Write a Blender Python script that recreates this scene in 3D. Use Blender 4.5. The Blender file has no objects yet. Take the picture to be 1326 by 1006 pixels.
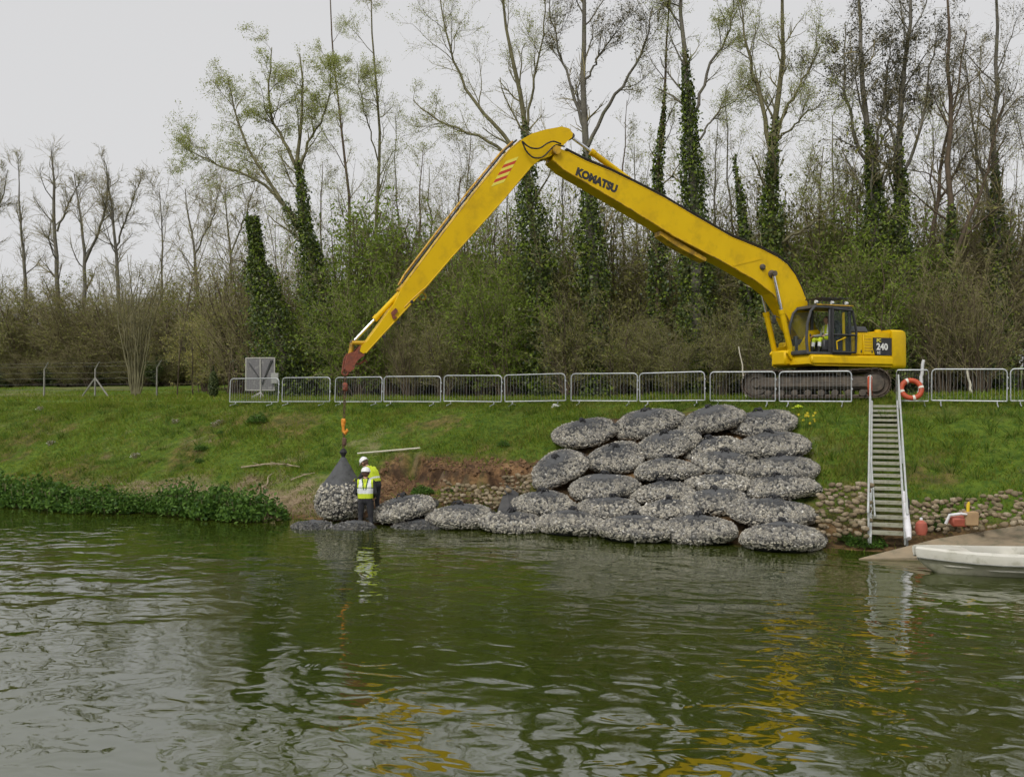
import bpy, bmesh, math
import numpy as np
from mathutils import Vector, Matrix

# ------------------------------------------------------------------ camera, sky, sun, exposure
scene = bpy.context.scene
CAM_H = 3.2                       # eye height above the water
YAW = math.radians(21.8)          # the far bank runs obliquely to the view
PITCH = math.radians(1.06)
FPX = 1186.0                      # focal length in photo pixels (1326 px wide)
cam_data = bpy.data.cameras.new('camera')
cam_data.sensor_width = 36.0
cam_data.lens = FPX * 36.0 / 1326.0
cam_data.clip_end = 3000.0
cam = bpy.data.objects.new('camera', cam_data)
cam.location = (0, 0, CAM_H)
cam.rotation_euler = (math.pi / 2 + PITCH, 0, YAW)
scene.collection.objects.link(cam)
scene.camera = cam

SUN_EL, SUN_AZ = math.radians(46), math.radians(186)   # azimuth from +Y clockwise: behind the camera
world = bpy.data.worlds.new('World')
scene.world = world
world.use_nodes = True
nt = world.node_tree
nt.nodes.clear()
w_out = nt.nodes.new('ShaderNodeOutputWorld')
w_bg = nt.nodes.new('ShaderNodeBackground')
w_sky = nt.nodes.new('ShaderNodeTexSky')
w_sky.sky_type = 'NISHITA'
w_sky.sun_disc = False
w_sky.sun_elevation = SUN_EL
w_sky.sun_rotation = SUN_AZ
w_sky.air_density = 1.0
w_sky.dust_density = 4.0
w_bw = nt.nodes.new('ShaderNodeHueSaturation')
w_bw.inputs['Saturation'].default_value = 0.04
w_mix = nt.nodes.new('ShaderNodeMix')
w_mix.data_type = 'RGBA'
w_mix.inputs[0].default_value = 0.80           # cloud layer over the clear sky
w_mix.inputs[7].default_value = (7.15, 7.15, 7.25, 1)
nt.links.new(w_sky.outputs[0], w_bw.inputs['Color'])
nt.links.new(w_bw.outputs[0], w_mix.inputs[6])
nt.links.new(w_mix.outputs[2], w_bg.inputs[0])
w_bg.inputs[1].default_value = 0.088
nt.links.new(w_bg.outputs[0], w_out.inputs[0])

sun_d = bpy.data.lights.new('sun', 'SUN')
sun_d.energy = 1.5
sun_d.angle = math.radians(25)
sun_d.color = (1.0, 0.97, 0.92)
sun = bpy.data.objects.new('sun', sun_d)
sd = Vector((math.sin(SUN_AZ) * math.cos(SUN_EL), math.cos(SUN_AZ) * math.cos(SUN_EL), math.sin(SUN_EL)))
sun.rotation_euler = sd.to_track_quat('Z', 'Y').to_euler()
sun.location = (0, 0, 60)
scene.collection.objects.link(sun)

scene.view_settings.view_transform = 'Standard'
scene.view_settings.look = 'None'
scene.view_settings.exposure = 0.3
scene.view_settings.gamma = 1.0
scene.render.engine = 'CYCLES'
scene.cycles.use_denoising = True
scene.cycles.use_adaptive_sampling = True
scene.cycles.adaptive_threshold = 0.04
scene.cycles.max_bounces = 4
scene.cycles.diffuse_bounces = 2
scene.cycles.glossy_bounces = 3
scene.cycles.transmission_bounces = 2
scene.cycles.transparent_max_bounces = 10
scene.cycles.caustics_reflective = False
scene.cycles.caustics_refractive = False

# ------------------------------------------------------------------ layout helpers
RX = np.array([math.cos(YAW), math.sin(YAW), 0.0])
FW0 = np.array([-math.sin(YAW), math.cos(YAW), 0.0])
UPW = np.array([0, 0, 1.0])
FWD = FW0 * math.cos(PITCH) + UPW * math.sin(PITCH)
UPC = -FW0 * math.sin(PITCH) + UPW * math.cos(PITCH)
EYE = np.array([0, 0, CAM_H])

def ray(px, py):
    d = RX * ((px - 663.0) / FPX) + UPC * ((503.0 - py) / FPX) + FWD
    return d
def at_y(px, py, Y):
    "surveyed point on the vertical plane y = Y parallel to the bank"
    d = ray(px, py)
    return EYE + d * (Y / d[1])
def at_z(px, py, Z):
    d = ray(px, py)
    return EYE + d * ((Z - CAM_H) / d[2])
def at_plane(px, py, p0, n):
    d = ray(px, py)
    return EYE + d * (np.dot(np.asarray(p0) - EYE, n) / np.dot(d, n))
def x_at(px, Y):
    return at_y(px, 525, Y)[0]

# ------------------------------------------------------------------ noise
def _hash(i, j, s):
    h = (i * 374761393 + j * 668265263 + s * 1442695041) & 0x7fffffff
    h = ((h ^ (h >> 13)) * 1274126177) & 0x7fffffff
    return ((h ^ (h >> 16)) & 0xffff) / 65535.0
def vnoise(x, y, s=0):
    x = np.asarray(x, float); y = np.asarray(y, float)
    i = np.floor(x).astype(np.int64); j = np.floor(y).astype(np.int64)
    fx = x - i; fy = y - j
    fx = fx * fx * (3 - 2 * fx); fy = fy * fy * (3 - 2 * fy)
    a = _hash(i, j, s); b = _hash(i + 1, j, s); c = _hash(i, j + 1, s); d = _hash(i + 1, j + 1, s)
    return (a * (1 - fx) + b * fx) * (1 - fy) + (c * (1 - fx) + d * fx) * fy - 0.5
def fbm(x, y, s=0, o=4):
    v = 0.0; a = 1.0
    x = np.asarray(x, float); y = np.asarray(y, float)
    for k in range(o):
        v = v + a * vnoise(x, y, s + k); a *= 0.5; x = x * 2.03; y = y * 2.03
    return v
def sstep(a, b, x):
    t = np.clip((np.asarray(x, float) - a) / (b - a), 0, 1)
    return t * t * (3 - 2 * t)

# ------------------------------------------------------------------ object helpers
COL = scene.collection
def set_props(o, label=None, cat=None, group=None, kind=None):
    if label: o['label'] = label
    if cat: o['category'] = cat
    if group: o['group'] = group
    if kind: o['kind'] = kind
    return o
def link(name, me, parent=None, mats=None):
    o = bpy.data.objects.new(name, me)
    COL.objects.link(o)
    if parent is not None: o.parent = parent
    if mats is not None and me is not None and not me.materials:
        for m in (mats if isinstance(mats, (list, tuple)) else [mats]): me.materials.append(m)
    return o
def empty(name, loc=(0, 0, 0), rz=0.0):
    o = bpy.data.objects.new(name, None)
    o.location = loc; o.rotation_euler = (0, 0, rz)
    o.empty_display_size = 0.2
    COL.objects.link(o)
    return o
def mesh_np(name, V, faces, mat_idx=None, smooth=True):
    "faces: list of (m,k) int arrays; mat_idx: list of ints or arrays, one per face array"
    me = bpy.data.meshes.new(name)
    V = np.ascontiguousarray(V, dtype=np.float32)
    me.vertices.add(len(V)); me.vertices.foreach_set('co', V.ravel())
    faces = [np.asarray(f, dtype=np.int32) for f in faces if len(f)]
    nl = sum(f.size for f in faces); nf = sum(len(f) for f in faces)
    me.loops.add(nl); me.loops.foreach_set('vertex_index', np.concatenate([f.ravel() for f in faces]))
    starts = []; off = 0
    for f in faces:
        starts.append(off + np.arange(len(f)) * f.shape[1]); off += f.size
    me.polygons.add(nf); me.polygons.foreach_set('loop_start', np.concatenate(starts).astype(np.int32))
    if mat_idx is not None:
        mi = np.concatenate([np.full(len(f), m, np.int32) if np.isscalar(m) else np.asarray(m, np.int32) for f, m in zip(faces, mat_idx)])
        me.polygons.foreach_set('material_index', mi)
    me.polygons.foreach_set('use_smooth', np.full(nf, smooth))
    me.update(calc_edges=True)
    return me

class MB:
    "collects shapes into ONE mesh"
    def __init__(s, M=None):
        s.v = []; s.f = []; s.m = []; s.M = M; s.mi = 0; s.n = 0
    def add(s, V, F, mi=None):
        V = np.asarray(V, float)
        if s.M is not None:
            V = V @ s.M[:3, :3].T + s.M[:3, 3]
        b = s.n
        s.v.append(V); s.n += len(V)
        for f in F:
            s.f.append([i + b for i in f]); s.m.append(s.mi if mi is None else mi)
        return s
    def box(s, c, d, R=None, bev=0.0, taper=1.0):
        hx, hy, hz = d[0] / 2, d[1] / 2, d[2] / 2
        if bev <= 0:
            V = np.array([[x, y, z] for z in (-hz, hz) for y in (-hy, hy) for x in (-hx, hx)], float)
            V[4:, :2] *= taper
            F = [(0, 2, 3, 1), (4, 5, 7, 6), (0, 1, 5, 4), (2, 6, 7, 3), (0, 4, 6, 2), (1, 3, 7, 5)]
        else:
            b = min(bev, hx * .9, hy * .9, hz * .9)
            V = []; idx = {}
            for sx in (-1, 1):
                for sy in (-1, 1):
                    for sz in (-1, 1):
                        for ax in range(3):
                            p = [sx * hx, sy * hy, sz * hz]
                            for k in range(3):
                                if k != ax: p[k] -= (sx, sy, sz)[k] * b
                            idx[(sx, sy, sz, ax)] = len(V); V.append(p)
            V = np.array(V)
            F = []
            for ax in range(3):
                o = [k for k in range(3) if k != ax]
                for sg in (-1, 1):
                    q = []
                    for (a, c2) in ((-1, -1), (1, -1), (1, 1), (-1, 1)):
                        k = [0, 0, 0]; k[ax] = sg; k[o[0]] = a; k[o[1]] = c2
                        q.append(idx[(k[0], k[1], k[2], ax)])
                    F.append(q)
            for ax in range(3):          # edges along axis ax
                o = [k for k in range(3) if k != ax]
                for a in (-1, 1):
                    for c2 in (-1, 1):
                        def id_(t, w):
                            k = [0, 0, 0]; k[ax] = t; k[o[0]] = a; k[o[1]] = c2
                            return idx[(k[0], k[1], k[2], w)]
                        F.append([id_(-1, o[0]), id_(1, o[0]), id_(1, o[1]), id_(-1, o[1])])
            for sx in (-1, 1):
                for sy in (-1, 1):
                    for sz in (-1, 1):
                        F.append([idx[(sx, sy, sz, k)] for k in range(3)])
            V[V[:, 2] > 0, :2] *= taper
        if R is not None: V = V @ np.asarray(R).T
        s.add(V + np.asarray(c, float), F); return s
    def tube(s, P, r, n=8, caps=True, closed=False):
        P = np.asarray(P, float); k = len(P)
        r = np.full(k, r) if np.isscalar(r) else np.asarray(r, float)
        T = np.gradient(P, axis=0) if not closed else np.roll(P, -1, 0) - np.roll(P, 1, 0)
        T /= np.linalg.norm(T, axis=1)[:, None] + 1e-9
        ref = np.array([0, 0, 1.0]) if abs(T[0][2]) < .9 else np.array([1.0, 0, 0])
        V = []
        u = np.cross(T[0], ref); u /= np.linalg.norm(u)
        for i in range(k):
            u = u - T[i] * np.dot(u, T[i]); u /= np.linalg.norm(u) + 1e-9
            w = np.cross(T[i], u)
            for a in range(n):
                t = 2 * math.pi * a / n
                V.append(P[i] + r[i] * (math.cos(t) * u + math.sin(t) * w))
        F = []
        for i in range(k if closed else k - 1):
            j = (i + 1) % k
            for a in range(n):
                F.append((i * n + a, i * n + (a + 1) % n, j * n + (a + 1) % n, j * n + a))
        if caps and not closed:
            F.append(tuple(range(n))[::-1]); F.append(tuple((k - 1) * n + a for a in range(n)))
        s.add(V, F); return s
    def prism(s, pts, axis, a, b):
        "polygon pts (2D) extruded between a and b along axis; axis 'y' -> pts are (x,z); 'z' -> (x,y); 'x' -> (y,z)"
        n = len(pts); V = []
        for t in (a, b):
            for p in pts:
                V.append({'y': (p[0], t, p[1]), 'z': (p[0], p[1], t), 'x': (t, p[0], p[1])}[axis])
        F = [tuple(range(n)), tuple(range(2 * n - 1, n - 1, -1))]
        for i in range(n):
            j = (i + 1) % n
            F.append((i, i + n, j + n, j))
        s.add(V, F); return s
    def lathe(s, prof, n=16, c=(0, 0, 0), R=None, ang=2 * math.pi):
        V = []; k = len(prof)
        for (r, z) in prof:
            for a in range(n):
                t = ang * a / n
                V.append((r * math.cos(t), r * math.sin(t), z))
        V = np.array(V)
        F = [(i * n + a, i * n + (a + 1) % n, (i + 1) * n + (a + 1) % n, (i + 1) * n + a) for i in range(k - 1) for a in range(n)]
        F.append(tuple(range(n))[::-1]); F.append(tuple((k - 1) * n + a for a in range(n)))
        if R is not None: V = V @ np.asarray(R).T
        s.add(V + np.asarray(c, float), F); return s
    def loft(s, rings, caps=True):
        n = len(rings[0]); V = np.concatenate([np.asarray(r, float) for r in rings])
        F = [(i * n + a, i * n + (a + 1) % n, (i + 1) * n + (a + 1) % n, (i + 1) * n + a) for i in range(len(rings) - 1) for a in range(n)]
        if caps: F += [tuple(range(n))[::-1], tuple((len(rings) - 1) * n + a for a in range(n))]
        s.add(V, F); return s
    def mesh(s, name, smooth=False):
        me = bpy.data.meshes.new(name)
        me.from_pydata(np.concatenate(s.v).tolist(), [], s.f)
        me.polygons.foreach_set('material_index', np.array(s.m, np.int32))
        bm = bmesh.new(); bm.from_mesh(me)
        bmesh.ops.recalc_face_normals(bm, faces=bm.faces)
        bm.to_mesh(me); bm.free()
        if smooth:
            me.polygons.foreach_set('use_smooth', np.full(len(me.polygons), True))
            me.set_sharp_from_angle(angle=math.radians(38))
        me.update()
        return me
    def build(s, name, mats, parent=None, smooth=True, label=None):
        o = link(name, s.mesh(name, smooth), parent, mats)
        if label: o['label'] = label
        return o

def rotz(a):
    c, s_ = math.cos(a), math.sin(a)
    return np.array([[c, -s_, 0], [s_, c, 0], [0, 0, 1.0]])
def rotx(a):
    c, s_ = math.cos(a), math.sin(a)
    return np.array([[1.0, 0, 0], [0, c, -s_], [0, s_, c]])
def roty(a):
    c, s_ = math.cos(a), math.sin(a)
    return np.array([[c, 0, s_], [0, 1.0, 0], [-s_, 0, c]])
def xform(R=None, t=(0, 0, 0)):
    M = np.eye(4)
    if R is not None: M[:3, :3] = R
    M[:3, 3] = t
    return M
def copy_tree(o, parent=None):
    c = o.copy(); COL.objects.link(c); c.parent = parent
    for ch in o.children: copy_tree(ch, c)
    return c

def tube_batch(P, R, s):
    "P (N,k,3) paths, R (N,k) radii, s sides -> V, F"
    N, k, _ = P.shape
    T = np.gradient(P, axis=1)
    T /= np.linalg.norm(T, axis=2, keepdims=True) + 1e-9
    ref = np.where(np.abs(T[:, :1, 2:3]) < .8, np.array([0, 0, 1.0]), np.array([1.0, 0, 0]))
    u = np.cross(T, np.broadcast_to(ref, T.shape)); u /= np.linalg.norm(u, axis=2, keepdims=True) + 1e-9
    w = np.cross(T, u)
    a = np.arange(s) * 2 * math.pi / s
    V = P[:, :, None, :] + R[:, :, None, None] * (np.cos(a)[None, None, :, None] * u[:, :, None, :] + np.sin(a)[None, None, :, None] * w[:, :, None, :])
    base = np.arange(N)[:, None, None] * (k * s) + np.arange(k - 1)[None, :, None] * s
    a0 = np.arange(s)[None, None, :]; a1 = (a0 + 1) % s
    F = np.stack([base + a0, base + a1, base + s + a1, base + s + a0], axis=-1).reshape(-1, 4)
    return V.reshape(-1, 3), F

# ------------------------------------------------------------------ materials
def new_mat(name):
    m = bpy.data.materials.new(name); m.use_nodes = True
    n = m.node_tree.nodes; l = m.node_tree.links
    return m, n, l, n['Principled BSDF']
def mat(name, c1, c2=None, scale=4.0, rough=0.7, metal=0.0, bump=0.0, bscale=None, island=None, detail=4.0, spec=0.5, coord='Object', grime=None, gscale=1.5, glo=.52, ghi=.72):
    "c1/c2 mixed by noise; island = list of colours picked at random for each loose piece; grime = colour of blotches"
    m, n, l, b = new_mat(name)
    b.inputs['Roughness'].default_value = rough
    b.inputs['Metallic'].default_value = metal
    b.inputs['Specular IOR Level'].default_value = spec
    tc = n.new('ShaderNodeTexCoord')
    col = None
    if island:
        g = n.new('ShaderNodeNewGeometry'); r = n.new('ShaderNodeValToRGB')
        r.color_ramp.interpolation = 'LINEAR'
        els = r.color_ramp.elements
        while len(els) < len(island): els.new(0.5)
        for i, c in enumerate(island):
            els[i].position = i / max(1, len(island) - 1); els[i].color = (*c, 1)
        l.new(g.outputs['Random Per Island'], r.inputs[0]); col = r.outputs[0]
    if c2 is not None:
        t = n.new('ShaderNodeTexNoise'); t.inputs['Scale'].default_value = scale; t.inputs['Detail'].default_value = detail
        l.new(tc.outputs[coord], t.inputs['Vector'])
        rp = n.new('ShaderNodeMapRange'); rp.inputs[1].default_value = .33; rp.inputs[2].default_value = .67
        l.new(t.outputs[0], rp.inputs[0])
        mx = n.new('ShaderNodeMix'); mx.data_type = 'RGBA'
        l.new(rp.outputs[0], mx.inputs[0])
        if col is not None:
            mx.blend_type = 'MULTIPLY'; l.new(col, mx.inputs[6])
        else:
            mx.inputs[6].default_value = (*c1, 1)
        mx.inputs[7].default_value = (*c2, 1)
        col = mx.outputs[2]
    if grime is not None:
        t = n.new('ShaderNodeTexNoise'); t.inputs['Scale'].default_value = gscale; t.inputs['Detail'].default_value = 8; t.inputs['Roughness'].default_value = .65
        l.new(tc.outputs[coord], t.inputs['Vector'])
        rp = n.new('ShaderNodeMapRange'); rp.inputs[1].default_value = glo; rp.inputs[2].default_value = ghi
        l.new(t.outputs[0], rp.inputs[0])
        mx = n.new('ShaderNodeMix'); mx.data_type = 'RGBA'
        l.new(rp.outputs[0], mx.inputs[0])
        if col is not None: l.new(col, mx.inputs[6])
        else: mx.inputs[6].default_value = (*c1, 1)
        mx.inputs[7].default_value = (*grime, 1)
        col = mx.outputs[2]
    if col is not None: l.new(col, b.inputs['Base Color'])
    else: b.inputs['Base Color'].default_value = (*c1, 1)
    if bump > 0:
        t = n.new('ShaderNodeTexNoise'); t.inputs['Scale'].default_value = bscale or scale * 3; t.inputs['Detail'].default_value = 6
        l.new(tc.outputs[coord], t.inputs['Vector'])
        bp = n.new('ShaderNodeBump'); bp.inputs['Strength'].default_value = bump; bp.inputs['Distance'].default_value = .05
        l.new(t.outputs[0], bp.inputs['Height']); l.new(bp.outputs[0], b.inputs['Normal'])
    return m
def leaf_mat(name, cols, trans=0.25, rough=.6):
    m = mat(name, cols[0], rough=rough, island=cols, spec=.3)
    n = m.node_tree.nodes; l = m.node_tree.links; b = n['Principled BSDF']
    src = b.inputs['Base Color'].links[0].from_socket
    t = n.new('ShaderNodeBsdfTranslucent'); l.new(src, t.inputs[0])
    mx = n.new('ShaderNodeMixShader'); mx.inputs[0].default_value = trans
    l.new(b.outputs[0], mx.inputs[1]); l.new(t.outputs[0], mx.inputs[2])
    l.new(mx.outputs[0], n['Material Output'].inputs[0])
    return m
def glass_mat(name, tint, mixv=.82):
    m, n, l, b = new_mat(name)
    b.inputs['Base Color'].default_value = (*tint, 1); b.inputs['Roughness'].default_value = .05
    t = n.new('ShaderNodeBsdfTransparent'); t.inputs[0].default_value = (.80, .86, .84, 1)
    mx = n.new('ShaderNodeMixShader'); mx.inputs[0].default_value = mixv
    l.new(b.outputs[0], mx.inputs[1]); l.new(t.outputs[0], mx.inputs[2]); l.new(mx.outputs[0], n['Material Output'].inputs[0])
    return m

M = {}
M['yellow'] = mat('excavator_yellow', (.77, .50, .003), (.71, .45, .003), scale=1.2, rough=.48, spec=.22, grime=(.44, .27, .012), gscale=1.7, glo=.50, ghi=.85)
M['yellow_worn'] = mat('excavator_yellow_worn', (.64, .38, .010), (.54, .31, .01), scale=2, rough=.5, grime=(.10, .055, .018), gscale=4, glo=.46, ghi=.70)
M['black'] = mat('black_paint', (.018, .018, .02), (.03, .03, .033), scale=6, rough=.45)
M['darkgrey'] = mat('dark_grey_paint', (.045, .046, .05), (.07, .07, .072), scale=5, rough=.55)
M['rubber'] = mat('rubber_hose', (.015, .014, .013), rough=.6)
M['steel'] = mat('track_steel', (.095, .075, .058), (.16, .12, .09), scale=6, rough=.75, metal=.15, bump=.4, grime=(.05, .04, .032), gscale=5)
M['mud'] = mat('muddy_steel', (.13, .105, .08), (.07, .06, .05), scale=5, rough=.85, bump=.5)
M['chrome'] = mat('chromed_rod', (.72, .73, .75), rough=.18, metal=1.0)
M['galv'] = mat('galvanised_steel', (.50, .52, .53), (.38, .40, .41), scale=9, rough=.45, metal=.35)
M['alu'] = mat('aluminium', (.60, .62, .61), (.48, .50, .48), scale=7, rough=.42, metal=.3)
M['rust'] = mat('rusty_hitch', (.30, .085, .045), (.20, .06, .035), scale=7, rough=.8, bump=.4, grime=(.09, .05, .04), gscale=9)
M['chain'] = mat('rusty_chain', (.14, .075, .045), (.09, .05, .035), scale=20, rough=.8)
M['orange'] = mat('orange_hook', (.75, .30, .02), (.6, .2, .015), scale=12, rough=.5)
M['glass'] = glass_mat('cab_glass', (.05, .06, .06), .80)
M['white_text'] = mat('white_decal', (.78, .78, .76), rough=.5)
M['red_stripe'] = mat('red_decal', (.58, .055, .02), rough=.5)
M['lemon_stripe'] = mat('lemon_decal', (.80, .72, .10), rough=.5)
M['seat'] = mat('seat_cloth', (.11, .115, .12), (.15, .155, .16), scale=10, rough=.9)

# ------------------------------------------------------------------ terrain
SCAR_X0, SCAR_X1 = -14.9, -9.2
def ground_z(x, y, raw=False):
    x = np.asarray(x, float); y = np.asarray(y, float)
    xs = np.array([-40.0, 1.6, 4.0, 20.8, 22.4, 24.0, 28.6, 30.0, 32.0, 40.0, 55.0, 78.0, 110.0, 220.0, 3000.0])
    zs = np.array([1.6, 1.5, -1.1, -.16, .12, .62, 2.78, 3.18, 3.40, 3.62, 4.1, 5.6, 7.0, 9.0, 9.0])
    yy = y + .35 * vnoise(x * .35, y * .12, 3) * sstep(21, 22.5, y)
    z = np.interp(yy, xs, zs)
    band = sstep(21.0, 23.0, y) * (1 - .6 * sstep(29.0, 31.0, y))
    z = z + band * (.16 * fbm(x * .6, y * .6, 11) + .05 * fbm(x * 3.1, y * 3.1, 17))
    z = z + sstep(31, 60, y) * .5 * fbm(x * .08, y * .08, 23)
    # the slumped scar in the middle of the bank
    sx = sstep(SCAR_X0, SCAR_X0 + .9, x) * (1 - sstep(SCAR_X1 - .9, SCAR_X1, x))
    ys = 25.55 + .75 * fbm(x * 1.3, x * 0 + 2.7, 31, 5) - .8 * (1 - sx) + .35 * np.sin((x + 14.9) * 1.4)
    bench = .14 + np.maximum(y - 22.0, 0) * .18 + .10 * fbm(x * 2.2, y * 2.2, 37)
    k = (1 - sstep(ys - .03, ys + .09, y)) * sx
    zc = np.minimum(z, bench)
    z = z * (1 - k) + zc * k
    # flat recess behind the wall of rock bags
    return z
def gz(x, y): return float(ground_z(x, y))
def on_ground(px, py, lift=0.0, lo=9.0, hi=140.0):
    "where the line of sight through a surveyed direction meets the ground"
    d = ray(px, py)
    t = np.linspace(lo, hi, 6000)
    P = EYE + d * t[:, None]
    g = ground_z(P[:, 0], P[:, 1]) + lift
    hit = np.nonzero(P[:, 2] < g)[0]
    i = hit[0] if len(hit) else len(t) - 1
    return P[i]

def axis(segs):
    out = [segs[0][0]]
    for (a, b, st) in segs:
        n = max(1, int(round((b - a) / st)))
        out += list(np.linspace(a, b, n + 1)[1:])
    return np.array(out)
gx = axis([(-1500, -300, 150), (-300, -100, 12), (-100, -42, 1.5), (-42, 16, .17), (16, 60, 2), (60, 300, 15), (300, 1500, 150)])
gy = axis([(-400, -30, 40), (-30, 18, 2), (18, 21, .4), (21, 31, .11), (31, 46, .5), (46, 120, 2.5), (120, 400, 20), (400, 2500, 150)])
GX, GY = np.meshgrid(gx, gy)
GZ = ground_z(GX, GY)
V = np.stack([GX, GY, GZ], -1).reshape(-1, 3)
nx, ny = len(gx), len(gy)
ii = (np.arange(ny - 1)[:, None] * nx + np.arange(nx - 1)[None, :]).ravel()
F = np.stack([ii, ii + 1, ii + 1 + nx, ii + nx], -1)
g_me = mesh_np('ground', V, [F])

def wall_mask(x, y):      # where the rock bags lie
    y = np.asarray(y, float); x = np.asarray(x, float)
    left = -9.5 + (y - 21.0) * .16
    right = -1.75 - (y - 21.0) * .09
    return ((x > left) & (x < right) & (y > 20) & (y < 28.6)) | ((x > -14.6) & (x < -8) & (y < 22.6))
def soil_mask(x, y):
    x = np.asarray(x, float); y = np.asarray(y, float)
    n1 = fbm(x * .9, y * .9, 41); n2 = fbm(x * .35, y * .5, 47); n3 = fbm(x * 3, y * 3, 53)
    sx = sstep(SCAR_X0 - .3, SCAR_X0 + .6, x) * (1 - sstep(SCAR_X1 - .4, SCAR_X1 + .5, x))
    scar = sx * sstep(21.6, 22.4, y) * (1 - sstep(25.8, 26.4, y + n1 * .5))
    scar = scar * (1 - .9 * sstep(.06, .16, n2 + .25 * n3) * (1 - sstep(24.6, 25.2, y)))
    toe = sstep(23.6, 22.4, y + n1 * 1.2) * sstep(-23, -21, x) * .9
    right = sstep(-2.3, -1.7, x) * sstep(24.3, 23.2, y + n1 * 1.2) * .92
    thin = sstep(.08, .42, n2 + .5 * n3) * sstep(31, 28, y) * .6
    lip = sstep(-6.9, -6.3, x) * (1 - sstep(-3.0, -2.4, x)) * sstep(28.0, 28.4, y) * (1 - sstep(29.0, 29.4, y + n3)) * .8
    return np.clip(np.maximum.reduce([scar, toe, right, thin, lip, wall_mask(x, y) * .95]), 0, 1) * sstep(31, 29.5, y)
def straw_mask(x, y):
    x = np.asarray(x, float); y = np.asarray(y, float)
    n = fbm(x * .8, y * 1.2, 61); n3 = fbm(x * 4, y * 4, 67)
    band = sstep(-27.5, -22, x) * (1 - sstep(-14.6, -13.8, x)) * sstep(22.0, 22.6, y) * (1 - sstep(23.9, 24.7, y + n))
    bits = sstep(.32, .7, fbm(x * .5, y * .9, 71) + .5 * n3) * .45 * sstep(29.5, 27, y)
    field = sstep(34, 44, y) * sstep(.05, .4, fbm(x * .12, y * .3, 73)) * .6
    return np.clip(np.maximum.reduce([band * (.75 + n3), bits, field]), 0, 1)
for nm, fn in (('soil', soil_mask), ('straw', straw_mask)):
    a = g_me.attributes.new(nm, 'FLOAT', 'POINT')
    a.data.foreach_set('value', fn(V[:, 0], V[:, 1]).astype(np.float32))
m, n, l, b = new_mat('bank_turf')
b.inputs['Roughness'].default_value = .9; b.inputs['Specular IOR Level'].default_value = .15
tc = n.new('ShaderNodeTexCoord')
def noise(sc, det=5, rough=.6):
    t = n.new('ShaderNodeTexNoise'); t.inputs['Scale'].default_value = sc; t.inputs['Detail'].default_value = det; t.inputs['Roughness'].default_value = rough
    l.new(tc.outputs['Object'], t.inputs['Vector']); return t
def ramp(src, stops):
    r = n.new('ShaderNodeValToRGB'); e = r.color_ramp.elements
    while len(e) < len(stops): e.new(.5)
    for i, (p, c) in enumerate(stops): e[i].position = p; e[i].color = (*c, 1)
    l.new(src, r.inputs[0]); return r.outputs[0]
def mixc(fac, a_, b_, blend='MIX'):
    x_ = n.new('ShaderNodeMix'); x_.data_type = 'RGBA'; x_.blend_type = blend
    if hasattr(fac, 'links'): l.new(fac, x_.inputs[0])
    else: x_.inputs[0].default_value = fac
    for s_, i_ in ((a_, 6), (b_, 7)):
        if hasattr(s_, 'links'): l.new(s_, x_.inputs[i_])
        else: x_.inputs[i_].default_value = (*s_, 1)
    return x_.outputs[2]
gcol = mixc(noise(.55).outputs[0], (.085, .155, .013), (.155, .20, .025))
gcol = mixc(ramp(noise(5, 6).outputs[0], [(.40, (0, 0, 0)), (.62, (1, 1, 1))]), gcol, (.055, .105, .014))
scol = ramp(noise(2.4, 8, .7).outputs[0], [(.30, (.030, .020, .013)), (.46, (.085, .050, .028)), (.57, (.22, .125, .06)), (.66, (.30, .19, .10)), (.78, (.10, .072, .042))])  # soil tones; the dark stops also stand in for overhang shade at the scarp
tcol = ramp(noise(9, 6).outputs[0], [(.3, (.16, .115, .07)), (.55, (.34, .26, .17)), (.75, (.20, .16, .09))])
def attr(nm):
    a_ = n.new('ShaderNodeAttribute'); a_.attribute_name = nm; return a_.outputs['Fac']
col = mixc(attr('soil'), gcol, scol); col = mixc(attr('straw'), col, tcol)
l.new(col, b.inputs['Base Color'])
bp = n.new('ShaderNodeBump'); bp.inputs['Strength'].default_value = .8; bp.inputs['Distance'].default_value = .08
l.new(noise(14, 8, .7).outputs[0], bp.inputs['Height']); l.new(bp.outputs[0], b.inputs['Normal'])
M['turf'] = m
ground = link('ground', g_me, None, m); ground['kind'] = 'structure'
ground['label'] = 'grassy river bank and field with bare soil patches'

# ------------------------------------------------------------------ water
m, n, l, b = new_mat('river_water')
tc = n.new('ShaderNodeTexCoord')
b.inputs['Roughness'].default_value = .035
b.inputs['IOR'].default_value = 2.15
b.inputs['Specular IOR Level'].default_value = .80
geo_mp = n.new('ShaderNodeMapping'); geo_mp.inputs['Rotation'].default_value = (0, 0, math.radians(-14)); geo_mp.inputs['Scale'].default_value = (.72, 1.0, 1)
l.new(tc.outputs['Object'], geo_mp.inputs['Vector'])
def wn(sc, det, dist=0.0, rough=.5, vec=None):
    t = n.new('ShaderNodeTexNoise'); t.inputs['Scale'].default_value = sc; t.inputs['Detail'].default_value = det
    t.inputs['Distortion'].default_value = dist; t.inputs['Roughness'].default_value = rough
    l.new(vec or geo_mp.outputs[0], t.inputs['Vector']); return t.outputs[0]
def math_(op, a_, b_):
    x_ = n.new('ShaderNodeMath'); x_.operation = op
    for s_, i_ in ((a_, 0), (b_, 1)):
        if hasattr(s_, 'links'): l.new(s_, x_.inputs[i_])
        else: x_.inputs[i_].default_value = s_
    return x_.outputs[0]
def rmap(src, a_, b_, c_, d_):
    x_ = n.new('ShaderNodeMapRange'); x_.inputs[1].default_value = a_; x_.inputs[2].default_value = b_; x_.inputs[3].default_value = c_; x_.inputs[4].default_value = d_
    l.new(src, x_.inputs[0]); return x_.outputs[0]
h1 = wn(1.0, 1.0, .9)
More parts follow.
